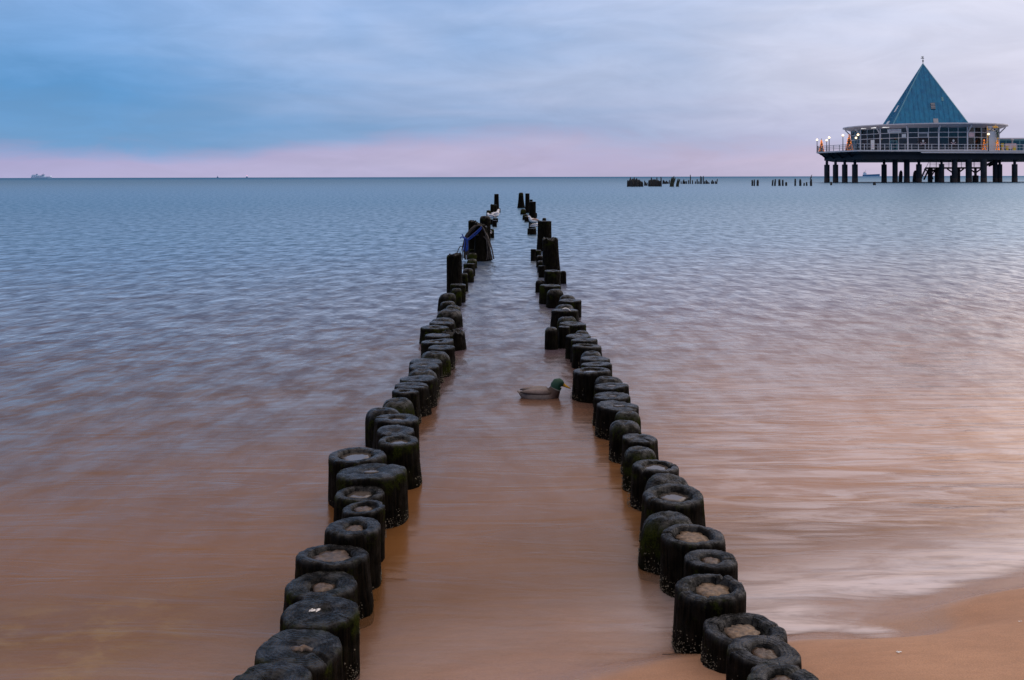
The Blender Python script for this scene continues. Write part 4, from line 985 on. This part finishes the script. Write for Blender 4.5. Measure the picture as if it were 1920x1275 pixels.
o = loft('body', [(-.30,-.05,.03,.02,DK),(-.15,.10,.12,.09,DK),(-.02,.28,.16,.14,DK),(.06,.50,.12,.11,DK),(.05,.70,.06,.06,DK),(.08,.84,.07,.06,DK),(.18,.86,.03,.03,DK),(.32,.84,.01,.01,DK)], M['bird'], cb); o.location.z = .05
for s_ in (-1, 1): wing(cb, [(-.22,.02,.02,.02,DK),(-.05,.25,.05,.10,DK),(.05,.48,.02,.04,DK)], s_*.12, M['bird'])
ruin(1558.5, 340.6, 4.0, 347.3, 'lone short stump in the water under the left pier pillars', 'lone stumps by the pier', spike=True)
ruin(1639.5, 341.0, 4.6, 347.3, 'lone short stump in the water between the pier pillars', 'lone stumps by the pier', spike=False)

# ------------------------------------------------------------------ ships on the horizon
def hull(mb, L, B, h0, h1, bow):
    pts = [(-L/2, -B/2), (L/2 - bow, -B/2), (L/2, 0), (L/2 - bow, B/2), (-L/2, B/2)]
    n = len(pts); vs = [(x*.96, y*.8, -1) for x, y in pts] + [(x, y, h0 if x < L/2 - bow - 1 else h1) for x, y in pts]
    mb._add(vs, [tuple(range(n))[::-1], tuple(range(n, 2*n))] + [(i, (i+1)%n, n+(i+1)%n, n+i) for i in range(n)])
D = 5200; p = px(1634, 331, D); k = D / F
sh = tag(empty('cargo_ship', (p.x, D, 0), R_(0)), 'low blue cargo ship on the horizon seen between the pier pillars', 'ship')
mb = MB(); hull(mb, 32*k, 5*k, 3.4*k, 4.6*k, 3*k); mb.build('hull', M['hullblue'], sh)
mb = MB(); hull(mb, 31.8*k, 4.9*k, 1.0*k, 1.0*k, 3*k); mb.build('waterline_band', M['hullwhite'], sh).scale = (1.01, 1.03, 1)
MB().box((-15*k,-2*k,3.4*k),(-10*k,2*k,7.2*k)).build('bridge', M['hullwhite'], sh)
MB().box((-14.2*k,-1*k,7.2*k),(-12.5*k,1*k,9.0*k)).build('funnel', M['grey'], sh)
MB().tube([(-11*k,0,7*k),(-11*k,0,12*k)], .25*k, 5).build('mast', M['grey'], sh)
for i in range(4): MB().box((-8*k + i*5*k,-2*k,3.4*k),(-4*k + i*5*k,2*k,3.9*k)).build('hatch', M['hullblue'], sh)
D = 6500; p = px(78, 333, D); k = D / F
fe = tag(empty('ferry', (p.x, D, 0)), 'pale multi-deck ferry on the horizon at far left', 'ship')
mb = MB(); hull(mb, 38*k, 6*k, 2.6*k, 3.0*k, 5*k); mb.build('hull', M['hullwhite'], fe)
MB().box((-18*k,-2.5*k,2.6*k),(6*k,2.5*k,5.2*k)).build('superstructure', M['hullwhite'], fe)
MB().box((-17*k,-2.2*k,5.2*k),(-7*k,2.2*k,6.6*k)).build('upper_deck', M['hullwhite'], fe)
MB().box((1*k,-2.2*k,5.2*k),(5*k,2.2*k,6.8*k)).build('bridge', M['hullblue'], fe)
MB().box((-10*k,-1*k,6.6*k),(-7.5*k,1*k,8.0*k)).build('funnel', M['hullblue'], fe)
MB().tube([(3*k,0,6.8*k),(3*k,0,9.5*k)], .25*k, 5).build('mast', M['grey'], fe)
for i in range(6): MB().box((-17*k + i*3.6*k,-2.56*k,3.5*k),(-15*k + i*3.6*k,-2.5*k,4.3*k)).build('window_band', M['hullblue'], fe)
MB().ball((17.5*k,0,3.6*k), (.6*k,.5*k)).build('bow_light', M['strip'], fe)
for (x, lb, m) in ((408, 'tiny dark boat on the horizon right of the ferry', 'hullblue'), (463, 'tiny boat with a pink light on the horizon, left of centre', 'redlamp')):
    D = 6000; p = px(x, 332.6, D); k = D / F; b = tag(empty('distant_boat', (p.x, D, 0)), lb, 'boat')
    mb = MB(); hull(mb, 3.6*k, 1.4*k, 1.0*k, 1.3*k, 1*k); mb.build('hull', M['hullblue'], b)
    MB().box((-.8*k,-.4*k,1.0*k),(.6*k,.4*k,2.4*k)).build('cabin', M['hullblue'], b)
    MB().ball((0,0,4.4*k if m == 'redlamp' else 3.2*k), (.55*k,.55*k)).build('masthead_light', M[m], b)
    MB().tube([(0,0,2.4*k),(0,0,4.2*k)], .15*k, 5).build('mast', M['grey'], b)
